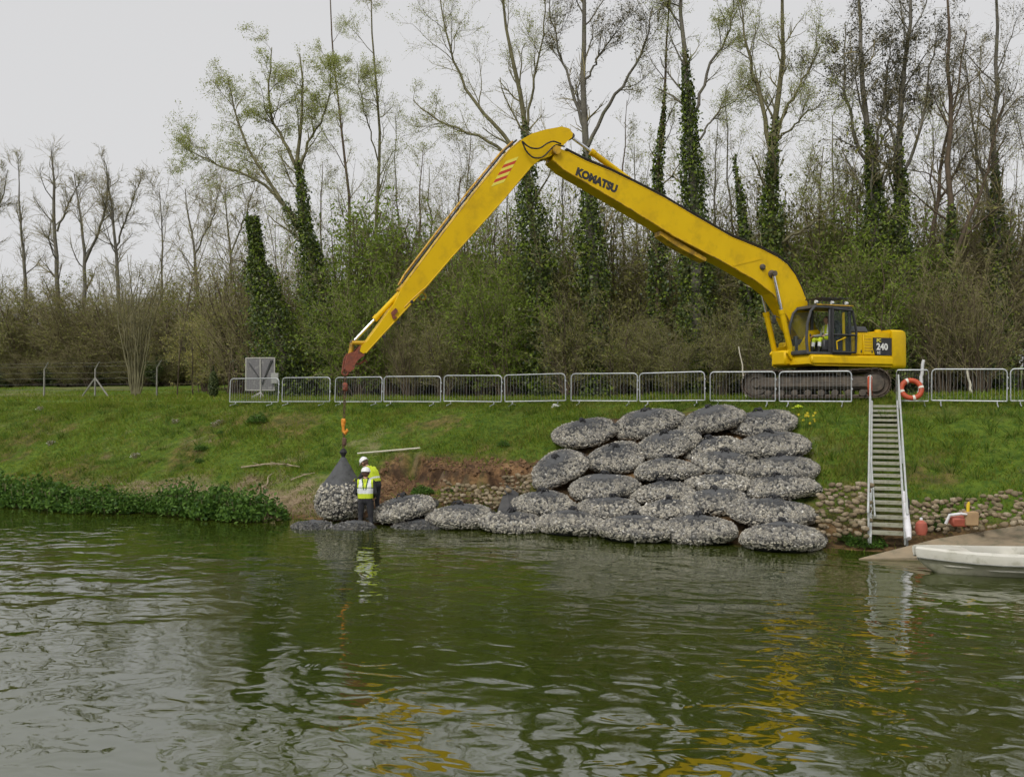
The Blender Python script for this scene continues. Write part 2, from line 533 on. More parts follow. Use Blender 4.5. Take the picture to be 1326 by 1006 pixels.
h2 = wn(2.5, 1.0, 1.1)
h3 = wn(7.0, 1.0, .8)
hh = math_('ADD', math_('MULTIPLY', h1, 1.0), math_('ADD', math_('MULTIPLY', h2, .33), math_('MULTIPLY', h3, .030)))
bp = n.new('ShaderNodeBump'); bp.inputs['Strength'].default_value = 1.0; bp.inputs['Distance'].default_value = .047
l.new(math_('MULTIPLY', hh, rmap(wn(.13, 2, .5, vec=tc.outputs['Object']), .36, .62, .45, 1.15)), bp.inputs['Height']); l.new(bp.outputs[0], b.inputs['Normal'])
wc = mixc(ramp(wn(.9, 3, .6, vec=tc.outputs['Object']), [(.45, (0, 0, 0)), (.75, (1, 1, 1))]), (.024, .036, .004), (.034, .042, .005))
wc2 = mixc(ramp(wn(.16, 2, .4, vec=tc.outputs['Object']), [(.35, (0, 0, 0)), (.7, (1, 1, 1))]), wc, (.042, .052, .006))
l.new(wc2, b.inputs['Base Color'])
M['water'] = m
wme = MB().add([(-1500, -400, 0), (1500, -400, 0), (1500, 23.2, 0), (-1500, 23.2, 0)], [(0, 1, 2, 3)]).mesh('river')
water = link('river', wme, None, m); water['kind'] = 'structure'; water['label'] = 'murky olive green river with rippled surface'

# ------------------------------------------------------------------ grass blades on the bank and field (uncountable)
def blades(name, N, x0, x1, y0, y1, h0, h1_, wid, seed, dens, cols, label, lean=.45):
    rng = np.random.default_rng(seed)
    x = rng.uniform(x0, x1, N); y = rng.uniform(y0, y1, N)
    keep = rng.random(N) < dens(x, y)
    x, y = x[keep], y[keep]; N = len(x)
    z = ground_z(x, y) - .01
    tall = np.clip(.75 + 1.1 * fbm(x * .7, y * .7, 83) + .5 * fbm(x * 3, y * 3, 85), .3, 1.8)
    h = rng.uniform(h0, h1_, N) * tall
    a = rng.uniform(0, 2 * math.pi, N); w = wid * rng.uniform(.6, 1.3, N)
    ln = rng.normal(0, lean, (N, 2)) * h[:, None]
    ln[:, 1] -= .25 * h
    b0 = np.stack([x - np.cos(a) * w, y - np.sin(a) * w, z], -1)
    b1 = np.stack([x + np.cos(a) * w, y + np.sin(a) * w, z], -1)
    tip = np.stack([x + ln[:, 0], y + ln[:, 1], z + h], -1)
    V = np.stack([b0, b1, tip], 1).reshape(-1, 3)
    F = np.arange(3 * N).reshape(-1, 3)
    me = mesh_np(name, V, [F], smooth=False)
    o = link(name, me, None, cols); o['kind'] = 'stuff'; o['label'] = label; o['category'] = 'grass'
    return o
M['grass'] = leaf_mat('grass_blades', [(.070, .13, .009), (.12, .215, .011), (.18, .275, .017), (.245, .28, .028), (.16, .215, .017), (.27, .24, .06)], .3, .7)
_m = M['grass']; _n = _m.node_tree.nodes; _l = _m.node_tree.links
_src = _n['Principled BSDF'].inputs['Base Color'].links[0].from_socket
_tc = _n.new('ShaderNodeTexCoord'); _t = _n.new('ShaderNodeTexNoise'); _t.inputs['Scale'].default_value = .75; _t.inputs['Detail'].default_value = 7; _t.inputs['Roughness'].default_value = .62
_l.new(_tc.outputs['Object'], _t.inputs['Vector'])
_r = _n.new('ShaderNodeMapRange'); _r.inputs[1].default_value = .47; _r.inputs[2].default_value = .70; _r.inputs[4].default_value = .5
_l.new(_t.outputs[0], _r.inputs[0])
_x = _n.new('ShaderNodeMix'); _x.data_type = 'RGBA'; _x.inputs[7].default_value = (.20, .155, .055, 1)
_l.new(_r.outputs[0], _x.inputs[0]); _l.new(_src, _x.inputs[6])
for _k in ('Principled BSDF', 'Translucent BSDF'):
    _i = _n[_k].inputs[0]; _l.new(_x.outputs[2], _i)
def dens_bank(x, y):
    d = (1 - .93 * soil_mask(x, y)) * (1 - .8 * straw_mask(x, y)) * (1 - .95 * wall_mask(x, y))
    return d * np.where(np.abs(x - .22) < .5, .15 + .85 * (y > 30.2), 1)
blades('bank_grass', 300000, -44, 15, 21.3, 31.5, .06, .17, .013, 5, dens_bank, M['grass'], 'short rough green grass covering the sloping river bank')
blades('field_grass', 110000, -95, 26, 31.5, 62, .08, .22, .028, 6, lambda x, y: 1 - .6 * straw_mask(x, y), M['grass'], 'short green grass of the field on top of the bank')
M['straw'] = leaf_mat('dry_straw', [(.16, .11, .06), (.32, .24, .15), (.42, .34, .22), (.24, .18, .10)], .1, .8)
blades('dead_reed_litter', 30000, -28, -13.5, 22.0, 24.9, .03, .10, .012, 7, lambda x, y: straw_mask(x, y) * .9, M['straw'], 'pale dry reed litter strewn along the foot of the bank', lean=2.2)

def tufts(name, n_t, n_b, seed, label):
    rng = np.random.default_rng(seed)
    tx = rng.uniform(-40, 14, n_t); ty = rng.uniform(21.6, 31, n_t)
    k = (rng.random(n_t) < dens_bank(tx, ty)) & (fbm(tx * .4, ty * .4, 87) > -.15); tx, ty = tx[k], ty[k]; n_t = len(tx)
    x = (tx[:, None] + rng.normal(0, .07, (n_t, n_b))).ravel(); y = (ty[:, None] + rng.normal(0, .07, (n_t, n_b))).ravel()
    h = (rng.uniform(.14, .38, (n_t, 1)) * rng.uniform(.6, 1.1, (n_t, n_b))).ravel(); N = len(x)
    z = ground_z(x, y) - .02; a = rng.uniform(0, 6.28, N); w = .011
    dx = (x - np.repeat(tx, n_b)) * 2.2 + rng.normal(0, .05, N); dy = (y - np.repeat(ty, n_b)) * 2.2 + rng.normal(0, .05, N) - .05
    V = np.stack([np.stack([x - np.cos(a) * w, y - np.sin(a) * w, z], -1), np.stack([x + np.cos(a) * w, y + np.sin(a) * w, z], -1), np.stack([x + dx, y + dy, z + h], -1)], 1).reshape(-1, 3)
    o = link(name, mesh_np(name, V, [np.arange(3 * N).reshape(-1, 3)], smooth=False), None, M['grass_coarse']); set_props(o, label, 'grass', kind='stuff')
M['grass_coarse'] = leaf_mat('coarse_grass', [(.045, .09, .010), (.075, .145, .012), (.11, .19, .018), (.20, .20, .05)], .3, .7)
tufts('coarse_grass_tufts', 1900, 22, 15, 'taller coarse grass tufts scattered over the bank')

# ------------------------------------------------------------------ rock bags (stone-filled nets)
PHI = (1 + 5 ** .5) / 2
ICO_V = np.array([(-1, PHI, 0), (1, PHI, 0), (-1, -PHI, 0), (1, -PHI, 0), (0, -1, PHI), (0, 1, PHI), (0, -1, -PHI), (0, 1, -PHI), (PHI, 0, -1), (PHI, 0, 1), (-PHI, 0, -1), (-PHI, 0, 1)]) / math.sqrt(1 + PHI * PHI)
ICO_F = np.array([(0, 11, 5), (0, 5, 1), (0, 1, 7), (0, 7, 10), (0, 10, 11), (1, 5, 9), (5, 11, 4), (11, 10, 2), (10, 7, 6), (7, 1, 8), (3, 9, 4), (3, 4, 2), (3, 2, 6), (3, 6, 8), (3, 8, 9), (4, 9, 5), (2, 4, 11), (6, 2, 10), (8, 6, 7), (9, 8, 1)])
def rand_rot(rng, N):
    q = rng.normal(size=(N, 4)); q /= np.linalg.norm(q, axis=1)[:, None]
    w, x, y, z = q.T
    return np.stack([1 - 2 * (y * y + z * z), 2 * (x * y - z * w), 2 * (x * z + y * w), 2 * (x * y + z * w), 1 - 2 * (x * x + z * z), 2 * (y * z - x * w), 2 * (x * z - y * w), 2 * (y * z + x * w), 1 - 2 * (x * x + y * y)], -1).reshape(N, 3, 3)
CUB_V = np.array([(x, y, z) for z in (-1, 1) for y in (-1, 1) for x in (-1, 1)], float) * .72
CUB_F = np.array([(0, 2, 3, 1), (4, 5, 7, 6), (0, 1, 5, 4), (2, 6, 7, 3), (0, 4, 6, 2), (1, 3, 7, 5)])
def stones_mesh(name, P, size, rng):
    N = len(P)
    sc = size * rng.uniform(.7, 1.3, (N, 1)) * rng.uniform(.65, 1.2, (N, 3))
    v = CUB_V[None] * (1 + .24 * rng.normal(size=(N, 8, 3)).clip(-1.5, 1.5)) * sc[:, None, :]
    v = np.einsum('nij,nkj->nki', rand_rot(rng, N), v) + P[:, None, :]
    F = (np.arange(N)[:, None, None] * 8 + CUB_F[None]).reshape(-1, 4)
    return mesh_np(name, v.reshape(-1, 3), [F], smooth=False)
M['stone'] = mat('bag_stones', (.3, .3, .28), rough=.9, island=[(.17, .16, .14), (.33, .31, .265), (.45, .42, .35), (.56, .515, .415), (.47, .435, .365), (.62, .57, .46), (.37, .35, .31), (.74, .71, .64)])
M['stone_wet'] = mat('wet_bag_stones', (.2, .2, .2), rough=.35, island=[(.03, .03, .028), (.07, .07, .065), (.11, .105, .095), (.16, .15, .12)])
M['shade_core'] = mat('bag_inner_shade', (.035, .035, .034), (.06, .058, .054), scale=14, rough=.95)  # near-black inner surface, stands in for shade between the stones
M['knot'] = mat('black_rope', (.016, .016, .018), (.03, .03, .032), scale=20, rough=.85)
m, n, l, b = new_mat('polyester_net')
b.inputs['Base Color'].default_value = (.085, .087, .090, 1); b.inputs['Roughness'].default_value = .8
tc = n.new('ShaderNodeTexCoord')
vo = n.new('ShaderNodeTexVoronoi'); vo.feature = 'DISTANCE_TO_EDGE'; vo.inputs['Scale'].default_value = 26
l.new(tc.outputs['Object'], vo.inputs['Vector'])
thr = n.new('ShaderNodeMath'); thr.operation = 'LESS_THAN'; thr.inputs[1].default_value = .05
l.new(vo.outputs['Distance'], thr.inputs[0])
no = n.new('ShaderNodeTexNoise'); no.inputs['Scale'].default_value = 7; no.inputs['Detail'].default_value = 5
l.new(tc.outputs['Object'], no.inputs['Vector'])
at_ = n.new('ShaderNodeAttribute'); at_.attribute_name = 'gather_shade'
a1 = n.new('ShaderNodeMath'); a1.operation = 'ADD'; l.new(at_.outputs['Fac'], a1.inputs[0])
s1 = n.new('ShaderNodeMath'); s1.operation = 'MULTIPLY_ADD'; s1.inputs[1].default_value = 1.1; s1.inputs[2].default_value = -.55
l.new(no.outputs[0], s1.inputs[0]); l.new(s1.outputs[0], a1.inputs[1])
mx_ = n.new('ShaderNodeMath'); mx_.operation = 'MAXIMUM'; mx_.use_clamp = True
hf = n.new('ShaderNodeMath'); hf.operation = 'MULTIPLY'; hf.inputs[1].default_value = .75; l.new(thr.outputs[0], hf.inputs[0])
l.new(a1.outputs[0], mx_.inputs[0]); l.new(hf.outputs[0], mx_.inputs[1])
tr = n.new('ShaderNodeBsdfTransparent'); ms = n.new('ShaderNodeMixShader')
l.new(mx_.outputs[0], ms.inputs[0]); l.new(tr.outputs[0], ms.inputs[1]); l.new(b.outputs[0], ms.inputs[2])
l.new(ms.outputs[0], n['Material Output'].inputs[0])
M['net'] = m

def bag_surface(th, ph, W, D, T, seed, lump):
    "th around, ph from pi/2 (top) down to -0.7"
    rr = 1 + .065 * np.sin(2 * th + seed) + .05 * np.sin(3 * th + 2.1 * seed) + .022 * np.sin(5 * th + 1.3 * seed) + lump * vnoise(th * 2.5 + seed, ph * 3, 91)
    c = np.clip(np.cos(ph), 0, 1) ** .80; s_ = np.sin(ph)
    zz = np.sign(s_) * np.abs(s_) ** 1.15
    top = np.exp(-(c / .16) ** 2) * .10          # gathered peak under the knot
    x = W / 2 * c * rr; y = D / 2 * c * rr
    z = T * (.38 + .52 * zz + top - .05 * lump + .07 * np.sin(2 * th + seed * 2.3) * c) + .05 * T * vnoise(x * 5 + seed * 9, th * 3, 95)
    return np.stack([x * np.cos(th), y * np.sin(th), z], -1)
def make_bag(name, loc, R, W, D, T, seed, label, group, knot=True, stone_m='stone', gather_shade=.55, size=.034):
    rng = np.random.default_rng(1000 + seed)
    root = empty(name, loc)
    set_props(root, label, 'rock bag', group)
    N = int(330 * (W * D / 1.9) / (size / .043) ** 2 * 2.5)
    ph = np.arcsin(rng.uniform(-.62, .97, N)); th = rng.uniform(0, 2 * math.pi, N)
    keep = rng.random(N) < (.25 + .75 * np.cos(ph))
    keep &= (np.sin(th) < .2) | (np.sin(ph) > .55)      # the side pressed into the bank stays inside its net
    ph, th = ph[keep], th[keep]
    P = bag_surface(th, ph, W, D, T, seed, .05) @ R.T
    o = link('stones', stones_mesh('stones', P, size, rng), root, M[stone_m]); o['kind'] = 'stuff'
    # inner fill (dark, as shade between stones) and net shells
    k, q = 14, 28
    phs = np.linspace(-.95, math.pi / 2, k); ths = np.arange(q) * 2 * math.pi / q
    TH, PH = np.meshgrid(ths, phs)
    ii = [(i * q + a, i * q + (a + 1) % q, (i + 1) * q + (a + 1) % q, (i + 1) * q + a) for i in range(k - 1) for a in range(q)]
    S = bag_surface(TH, PH, W * .975, D * .975, T * .98, seed, .05).reshape(-1, 3) @ R.T
    link('shade_fill', mesh_np('shade_fill', S, [np.array(ii)]), root, M['shade_core'])
    S2 = bag_surface(TH, PH, W * 1.046, D * 1.046, T * 1.075, seed, .05).reshape(-1, 3)
    me = mesh_np('net', S2 @ R.T, [np.array(ii)])
    a = me.attributes.new('gather_shade', 'FLOAT', 'POINT')
    r_ = np.hypot(S2[:, 0] / W * 2, S2[:, 1] / D * 2)
    side = np.exp(-((TH.ravel() - rng.uniform(0, 6.28)) / .8) ** 2) * .35
    g = gather_shade * 2.0 * np.exp(-(r_ / .52) ** 2) + side * np.exp(-(r_ / .8) ** 2) + .03 + .62 * sstep(.28, -.20, PH.ravel())  # last term darkens the lower rim: net folds plus painted seam shade between bags
    a.data.foreach_set('value', g.astype(np.float32))
    link('net', me, root, M['net'])
    if knot:
        b_ = MB(xform(R))
        z0 = T * 1.0
        b_.tube([(0, 0, z0 - .08), (.0, .0, z0 + .02), (.02, -.03, z0 + .09)], [.13, .055, .075], 8)
        for j in range(5):
            an = rng.uniform(0, 6.28); ln_ = rng.uniform(.10, .22)
            b_.tube([(0, 0, z0 + .06), (math.cos(an) * ln_ * .6, math.sin(an) * ln_ * .6, z0 + .09), (math.cos(an) * ln_, math.sin(an) * ln_, z0 + .0)], [.03, .028, .012], 5)
        b_.build('lifting_knot', M['knot'], root)
    return root

BAGS = [  # survey of the wall: centre, width, height in the photograph, roll in degrees, label
 (755.4, 560, 82, 46, 4, 'topmost rock bag at the end of the wall beside the white litter, loop showing'),
 (838.7, 547, 85, 48, 8, 'large rock bag in the top row against the bare red soil lip'),
 (919.8, 543.8, 87, 43, 12, 'top row rock bag tilting up, between the red soil lip and the crawler idler'),
 (985.6, 548, 88, 42, 5, 'top row rock bag next to the yellow daffodils'),
 (724.6, 605.4, 82, 61, 14, 'big round rock bag at the wall end with dark stripe of gathered net'),
 (797.5, 592, 80, 50, 2, 'dark netted rock bag tucked below two top row bags'),
 (864.7, 574.6, 80, 46, 9, 'rock bag directly below the bag by the red soil lip'),
 (920.8, 579.4, 66, 33, 14, 'small rock bag wedged between bags in the second row'),
 (997, 577.8, 96, 38, 6, 'wide rock bag directly beneath the bag by the daffodils'),
 (940, 600, 82, 36, -2, 'rock bag under the small wedged bag'),
 (862.4, 608.6, 84, 30, 2, 'flat rock bag in the middle of the third row'),
 (1012.5, 608.6, 99, 34, 4, 'widest rock bag of the third row at the steps end'),
 (783, 631, 92, 40, 2, 'rock bag with black knot below the dark netted bag'),
 (859, 637.8, 80, 33, 5, 'rock bag beneath the flat middle bag'),
 (932, 625.5, 76, 26, 0, 'thin squashed rock bag sandwiched in the middle of the wall'),
 (1010, 633, 94, 33, 4, 'rock bag at the steps end, fourth from the top'),
 (703.5, 652.4, 86, 37, -2, 'grey netted rock bag beside the black sheet'),
 (791, 660, 90, 30, 0, 'flat rock bag in the course above the waterline, below the black knotted bag'),
 (867, 661, 77, 31, 2, 'small rock bag in the course just above the waterline'),
 (925.6, 649, 85, 41, 0, 'rounded rock bag with white tag below the squashed bag'),
 (1001.8, 665, 103, 38, -2, 'rock bag at the steps end directly above the largest bottom bag'),
 (740.8, 678, 93, 33, -2, 'rock bag at the waterline below the grey netted bag'),
 (822, 685, 97, 33, 2, 'flat rock bag in the middle of the waterline course'),
 (906, 686.5, 105, 42, 2, 'big waterline rock bag with a black knot on its crown'),
 (1011.6, 696, 108, 37, 1, 'largest waterline rock bag at the steps end of the wall'),
 (664, 677, 80, 30, -3, 'waterline rock bag in front of the black sheet'),
 (524.8, 658, 82, 43, 8, 'tilted rock bag on the waterline just behind the two workers'),
 (594.8, 668.8, 86, 37, 2, 'rock bag on the waterline in front of the broken sandbag heap'),
]
for i, (cx, cy, w, h, roll, lab) in enumerate(BAGS):
    bot = cy > 655
    p = on_ground(cx, cy + (h * .25), .10 if not bot else .12)
    Zc = np.dot(p - EYE, FW0); s_ = FPX / Zc
    W = w / s_ * 1.02
    T = (.31 if h > 28 else .25) * W
    D = W * .90
    e = (cy - 525) / FPX
    tau = math.asin(max(-.2, min(.6, (h / s_ - .80 * T) / D))) - e
    tau = max(math.radians(-3), min(math.radians(40), tau))
    R = rotx(tau) @ roty(-math.radians(roll))
    # centre of the body should project on the surveyed centre
    c = at_y(cx, cy, p[1] + .10 + (.16 if i % 2 else -.10))
    c = c - R @ np.array([0, 0, T * .42])
    dry = 'stone'
    make_bag('rock_bag', tuple(c), R, W, D, T, i, lab, 'stone filled rock bags stacked as a wall', knot=True, stone_m=dry, gather_shade=.42 + .3 * ((i * 7) % 5) / 5)
# slumped and submerged ones at the end of the row
for j, (cx, cy, w, h, lab) in enumerate([(405, 680, 62, 14, 'low wet rock bag almost under water beside the hanging bag'), (545, 679, 78, 15, 'dark sagging rock bag half under water between two waterline bags'), (458, 681, 60, 12, 'low dark rock bag under the workers feet')]):
    p = at_z(cx, cy, .05)
    s_ = FPX / np.dot(p - EYE, FW0)
    make_bag('rock_bag', (p[0], p[1], -.16), np.eye(3), w / s_, w / s_ * .8, .34, 60 + j, lab, 'sunken rock bags at the water edge', knot=False, stone_m='stone_wet', gather_shade=.75)

# ------------------------------------------------------------------ the long reach excavator
CX, CY = -1.92, 32.6
CZ = 3.42
ANG = math.radians(222)
C3 = np.array([CX, CY, CZ])
FW = np.array([math.cos(ANG), math.sin(ANG), 0]); LF = np.array([-math.sin(ANG), math.cos(ANG), 0])
def lp(px, py, off=.33):
    p = at_plane(px, py, C3 + LF * off, LF) - C3
    return (float(np.dot(p, FW)), float(p[2]))
U = xform(rotz(ANG))
ex = empty('excavator', (CX, CY, CZ))
set_props(ex, 'yellow long reach crawler excavator working from the top of the bank', 'excavator')

# undercarriage (tracks run along the bank)
TL, TH_, TR = 4.64, .98, .45
def track_path(s_):
    "stadium path, s_ in metres from rear bottom"
    st = TL - 2 * TR - .08; per = 2 * st + 2 * math.pi * TR; s_ = s_ % per
    if s_ < st: return (-st / 2 + s_, TR * 0 + .04), 0.0
    s_ -= st
    if s_ < math.pi * TR: a = s_ / TR; return (st / 2 + TR * math.sin(a), .04 + TR - TR * math.cos(a)), a
    s_ -= math.pi * TR
    if s_ < st: return (st / 2 - s_, .04 + 2 * TR - .05 * math.sin(math.pi * s_ / st)), math.pi
    s_ -= st; a = s_ / TR
    return (-st / 2 - TR * math.sin(a), .04 + TR + TR * math.cos(a)), math.pi + a
shoe_b = MB(); shoe_b.box((0, 0, 0), (.185, .70, .022), bev=.006)
for gx_ in (-.06, .0, .06): shoe_b.box((gx_, 0, -.022), (.018, .70, .026))
shoe_me = shoe_b.mesh('track_shoe'); shoe_me.materials.append(M['steel'])
per = 2 * (TL - 2 * TR - .08) + 2 * math.pi * TR
NS = 50
for side in (-1, 1):
    yo = side * 1.29
    b_ = MB()
    b_.box((0, yo, .50), (3.5, .36, .40), bev=.05)
    b_.box((0, yo, .42), (3.3, .46, .10), bev=.02)
    b_.box((.15, yo + side * .0, .66), (2.6, .28, .14), bev=.04)
    b_.box((0, yo - side * .55, .62), (1.5, .8, .26), bev=.05)
    fr = b_.build('track_frame', M['mud'], ex)
    for sx_, nm in ((-1, 'idler_wheel'), (1, 'drive_sprocket')):
        w_ = MB()
        prof = [(.05, -.15), (.36, -.15), (.385, -.10), (.385, .10), (.36, .15), (.22, .15), (.20, .11), (.13, .11), (.12, .19), (.03, .19)] if sx_ < 0 else [(.05, -.13), (.38, -.13), (.40, -.05), (.40, .05), (.38, .13), (.29, .13), (.27, .22), (.16, .24), (.03, .24)]
        w_.lathe(prof, 28, (sx_ * (TL / 2 - TR - .04), yo, .49), rotx(math.pi / 2 * -side))
        if sx_ > 0:
            for a in range(21):
                t = a * 2 * math.pi / 21
                w_.box((sx_ * (TL / 2 - TR - .04) + .40 * math.cos(t), yo, .49 + .40 * math.sin(t)), (.06, .08, .05), roty(-t))
        w_.build(nm, M['mud'], fr)
    for k_ in range(8):
        w_ = MB(); w_.lathe([(.03, -.25), (.10, -.24), (.12, -.14), (.095, -.10), (.095, .10), (.12, .14), (.10, .24), (.03, .25)], 14, (-1.45 + k_ * .415, yo, .175), rotx(math.pi / 2)); w_.build('track_roller', M['mud'], fr)
    for k_ in (-.65, .75):
        w_ = MB(); w_.lathe([(.02, -.2), (.085, -.2), (.085, .2), (.02, .2)], 12, (k_, yo, .83), rotx(math.pi / 2)); w_.build('carrier_roller', M['mud'], fr)
    for k_ in range(NS):
        (x_, z_), a = track_path(k_ * per / NS)
        o = link('track_shoe', shoe_me, fr); o.location = (x_, yo, z_); o.rotation_euler = (0, -a, 0)
    ch_b = MB()
    pts = [track_path(k_ * per / 60)[0] for k_ in range(60)]
    for oy in (-.11, .11):
        P_ = np.array([(p_[0], yo + oy, .49 + (p_[1] - .49) * .90) for p_ in pts]); P_[:, 0] *= .985
        ch_b.tube(P_, .045, 4, closed=True)
    ch_b.build('track_chain', M['steel'], fr)
b_ = MB(); b_.box((0, 0, .66), (1.7, 1.9, .40), bev=.08); b_.lathe([(.1, .8), (.72, .80), (.74, .86), (.74, 1.0), (.66, 1.06), (.1, 1.06)], 32)
b_.build('slew_ring', M['mud'], ex)

# upper structure
b_ = MB(U)
prof = [(1.36, 1.12), (1.36, 1.30), (1.30, 1.42), (-2.2, 1.42), (-2.2, 1.06), (1.1, 1.06), (1.25, 1.09)]
b_.prism(prof, 'y', -.62, 1.32)
b_.prism([(.80, 1.10), (.80, 1.38), (-2.19, 1.38), (-2.19, 1.08)], 'y', -1.30, -.58)
b_.box((-.35, 1.335, 1.25), (3.3, .10, .28), bev=.05)
b_.box((1.40, 0, 1.35), (.36, .74, .50), bev=.06)
for sy in (-1, 1):
    b_.prism([(.25, 1.3), (1.42, 1.3), (1.56, 1.5), (1.42, 1.70), (1.0, 1.78), (.70, 2.25), (.35, 2.3), (.0, 2.0)], 'y', sy * .44 - .05, sy * .44 + .05)
plat = b_.build('platform', M['yellow'], ex)
b_ = MB(U); b_.lathe([(.02, -.56), (.10, -.56), (.10, .56), (.02, .56)], 14, (.25, 0, 2.02), rotx(math.pi / 2)); b_.build('boom_pin', M['darkgrey'], plat)
# counterweight with rounded plan
b_ = MB(U)
plan = [(-2.02, -1.33), (-2.35, -1.33)] + [(-1.02 - 1.92 * math.cos(t) + .0, 1.33 * math.sin(t) * 1.0 if abs(math.sin(t)) < .98 else 1.33 * np.sign(t)) for t in np.linspace(-.85, .85, 9)] + [(-2.35, 1.33), (-2.02, 1.33)]
plan = [(-1.98, -1.34), (-2.45, -1.34), (-2.70, -1.18), (-2.82, -.75), (-2.88, 0), (-2.82, .75), (-2.70, 1.18), (-2.45, 1.34), (-1.98, 1.34)]
rings = []
for (z_, s_) in [(1.02, .95), (1.06, .985), (1.15, 1.0), (2.10, 1.0), (2.24, .985), (2.30, .93)]:
    rings.append([(-1.98 + (p_[0] + 1.98) * (s_ if p_[0] < -1.99 else 1), p_[1] * s_, z_) for p_ in plan])
b_.loft(rings)
b_.build('counterweight', M['yellow'], ex)
# engine hood, side doors
b_ = MB(U)
b_.box((-1.15, .0, 1.74), (1.62, 2.56, .66), bev=.05)
b_.prism([(-.33, 2.05), (-.42, 2.16), (-1.95, 2.20), (-1.95, 2.05)], 'y', -1.26, 1.26)
hood = b_.build('engine_hood', M['yellow'], ex)
b_ = MB(U); b_.box((-.82, .35, 2.30), (1.0, 1.3, .22), bev=.05, taper=.93); b_.build('hood_cover', M['darkgrey'], hood)
b_ = MB(U); b_.lathe([(.02, 0), (.10, 0), (.11, .05), (.10, .11), (.02, .12)], 14, (-1.72, .95, 2.20)); b_.build('filler_cap', M['yellow'], hood)
b_ = MB(U); b_.lathe([(.02, 0), (.06, 0), (.06, .42), (.05, .45), (.02, .45)], 12, (-1.5, -.55, 2.2)); b_.build('exhaust_pipe', M['black'], hood)
for (xa, xb) in ((-.40, -.76), (-.80, -1.20)):
    b_ = MB(U); b_.box(((xa + xb) / 2, 1.295, 1.78), (abs(xa - xb), .04, .66), bev=.015)
    d_ = b_.build('side_door', M['yellow'], ex)
    if xa < -.6:
        for k_ in range(5):
            b2 = MB(U); b2.box(((xa + xb) / 2, 1.318, 1.58 + k_ * .095), (.30, .012, .035), bev=.004); b2.build('louvre', M['yellow_worn'], d_)
    b2 = MB(U); b2.box((xb + .05, 1.322, 1.55), (.04, .02, .09), bev=.006); b2.build('latch', M['black'], d_)
b_ = MB(U); b_.prism([(-1.22, 2.02), (-1.97, 2.02), (-1.97, 1.44), (-1.30, 1.44), (-1.20, 1.75)], 'y', 1.27, 1.318)
badge = b_.build('model_panel', M['black'], ex)

def text_mesh(body, size, origin, xd, yd, bold=.02, extr=.004, shear=0.0, sx=1.0):
    cu = bpy.data.curves.new('lettering', 'FONT'); cu.body = body; cu.size = size; cu.offset = bold * size; cu.extrude = extr; cu.shear = shear
    cu.resolution_u = 3
    to = bpy.data.objects.new('lettering', cu); COL.objects.link(to)
    dg = bpy.context.evaluated_depsgraph_get()
    me = bpy.data.meshes.new_from_object(to.evaluated_get(dg))
    bpy.data.objects.remove(to); bpy.data.curves.remove(cu)
    V_ = np.empty(len(me.vertices) * 3); me.vertices.foreach_get('co', V_); V_ = V_.reshape(-1, 3)
    xd = np.asarray(xd, float) / np.linalg.norm(xd); yd = np.asarray(yd, float); yd = yd - xd * np.dot(xd, yd); yd /= np.linalg.norm(yd)
    nd = np.cross(xd, yd)
    V2 = np.asarray(origin) + V_[:, :1] * sx * xd + V_[:, 1:2] * yd + V_[:, 2:3] * nd
    V2 = V2 @ U[:3, :3].T
    me.vertices.foreach_set('co', V2.astype(np.float32).ravel()); me.update()
    me.materials.clear()
    return me
BK = (-1.0, 0, 0); UPV = (0, 0, 1.0)
link('lettering', text_mesh('240', .30, (-1.33, 1.324, 1.62), BK, UPV, .03, sx=1.05), badge, M['white_text'])
link('lettering', text_mesh('PC', .15, (-1.34, 1.324, 1.875), BK, UPV, .03), badge, M['lemon_stripe'])
link('lettering', text_mesh('LC', .11, (-1.36, 1.324, 1.485), BK, UPV, .03), badge, M['white_text'])

# cab
cab_x0, cab_x1, cab_y0, cab_y1, cab_z0, cab_z1 = -.32, 1.42, .34, 1.32, 1.42, 2.98
b_ = MB(U)
b_.box((.55, .83, 1.46), (1.74, .98, .08), bev=.02)
def bar(b_, p, q, r=.035, n=6): b_.tube([p, q], r, n)
for (x_, y_) in ((cab_x0 + .04, cab_y0 + .04), (cab_x0 + .04, cab_y1 - .05), (.50, cab_y1 - .05), (.50, cab_y0 + .04)):
    b_.box((x_, y_, 2.2), (.09, .09, 1.56), bev=.015)
for y_ in (cab_y0 + .04, cab_y1 - .05):   # curved front pillars
    b_.tube([(1.38, y_, 1.46), (1.42, y_, 1.9), (1.38, y_, 2.4), (1.24, y_, 2.82), (1.08, y_, 2.96)], .045, 8)
b_.box((.55, cab_y0 + .02, 1.72), (1.66, .03, .50), bev=.01)
b_.box((cab_x0 + .02, .83, 1.72), (.04, .96, .50), bev=.01)
b_.box((.09, cab_y1 - .05, 1.72), (.80, .04, .46), bev=.01)
b_.box((1.40, .83, 1.50), (.06, .92, .12), bev=.02)
cab = b_.build('cab', M['darkgrey'], ex, label='dark framed operator cab with its door folded open')
b_ = MB(U)
b_.prism([(1.12, 2.93), (1.06, 3.03), (.2, 3.07), (-.30, 3.05), (-.34, 2.93)], 'y', cab_y0 - .02, cab_y1 + .02)
b_.build('cab_roof', M['darkgrey'], cab)
b_ = MB(U); b_.box((.35, cab_y1 + .03, 3.02), (1.45, .03, .035), bev=.008); b_.build('rain_gutter', M['yellow_worn'], cab)
b_ = MB(U)
for x_ in (-.1, .32, .74):
    bar(b_, (x_, .5, 3.05), (x_, .5, 3.26), .015); bar(b_, (x_, 1.2, 3.05), (x_, 1.2, 3.26), .015)
for x_ in (-.2, .0, .25, .5, .75): b_.box((x_, .85, 3.27), (.10, .86, .035))
b_.build('roof_guard', M['black'], cab)
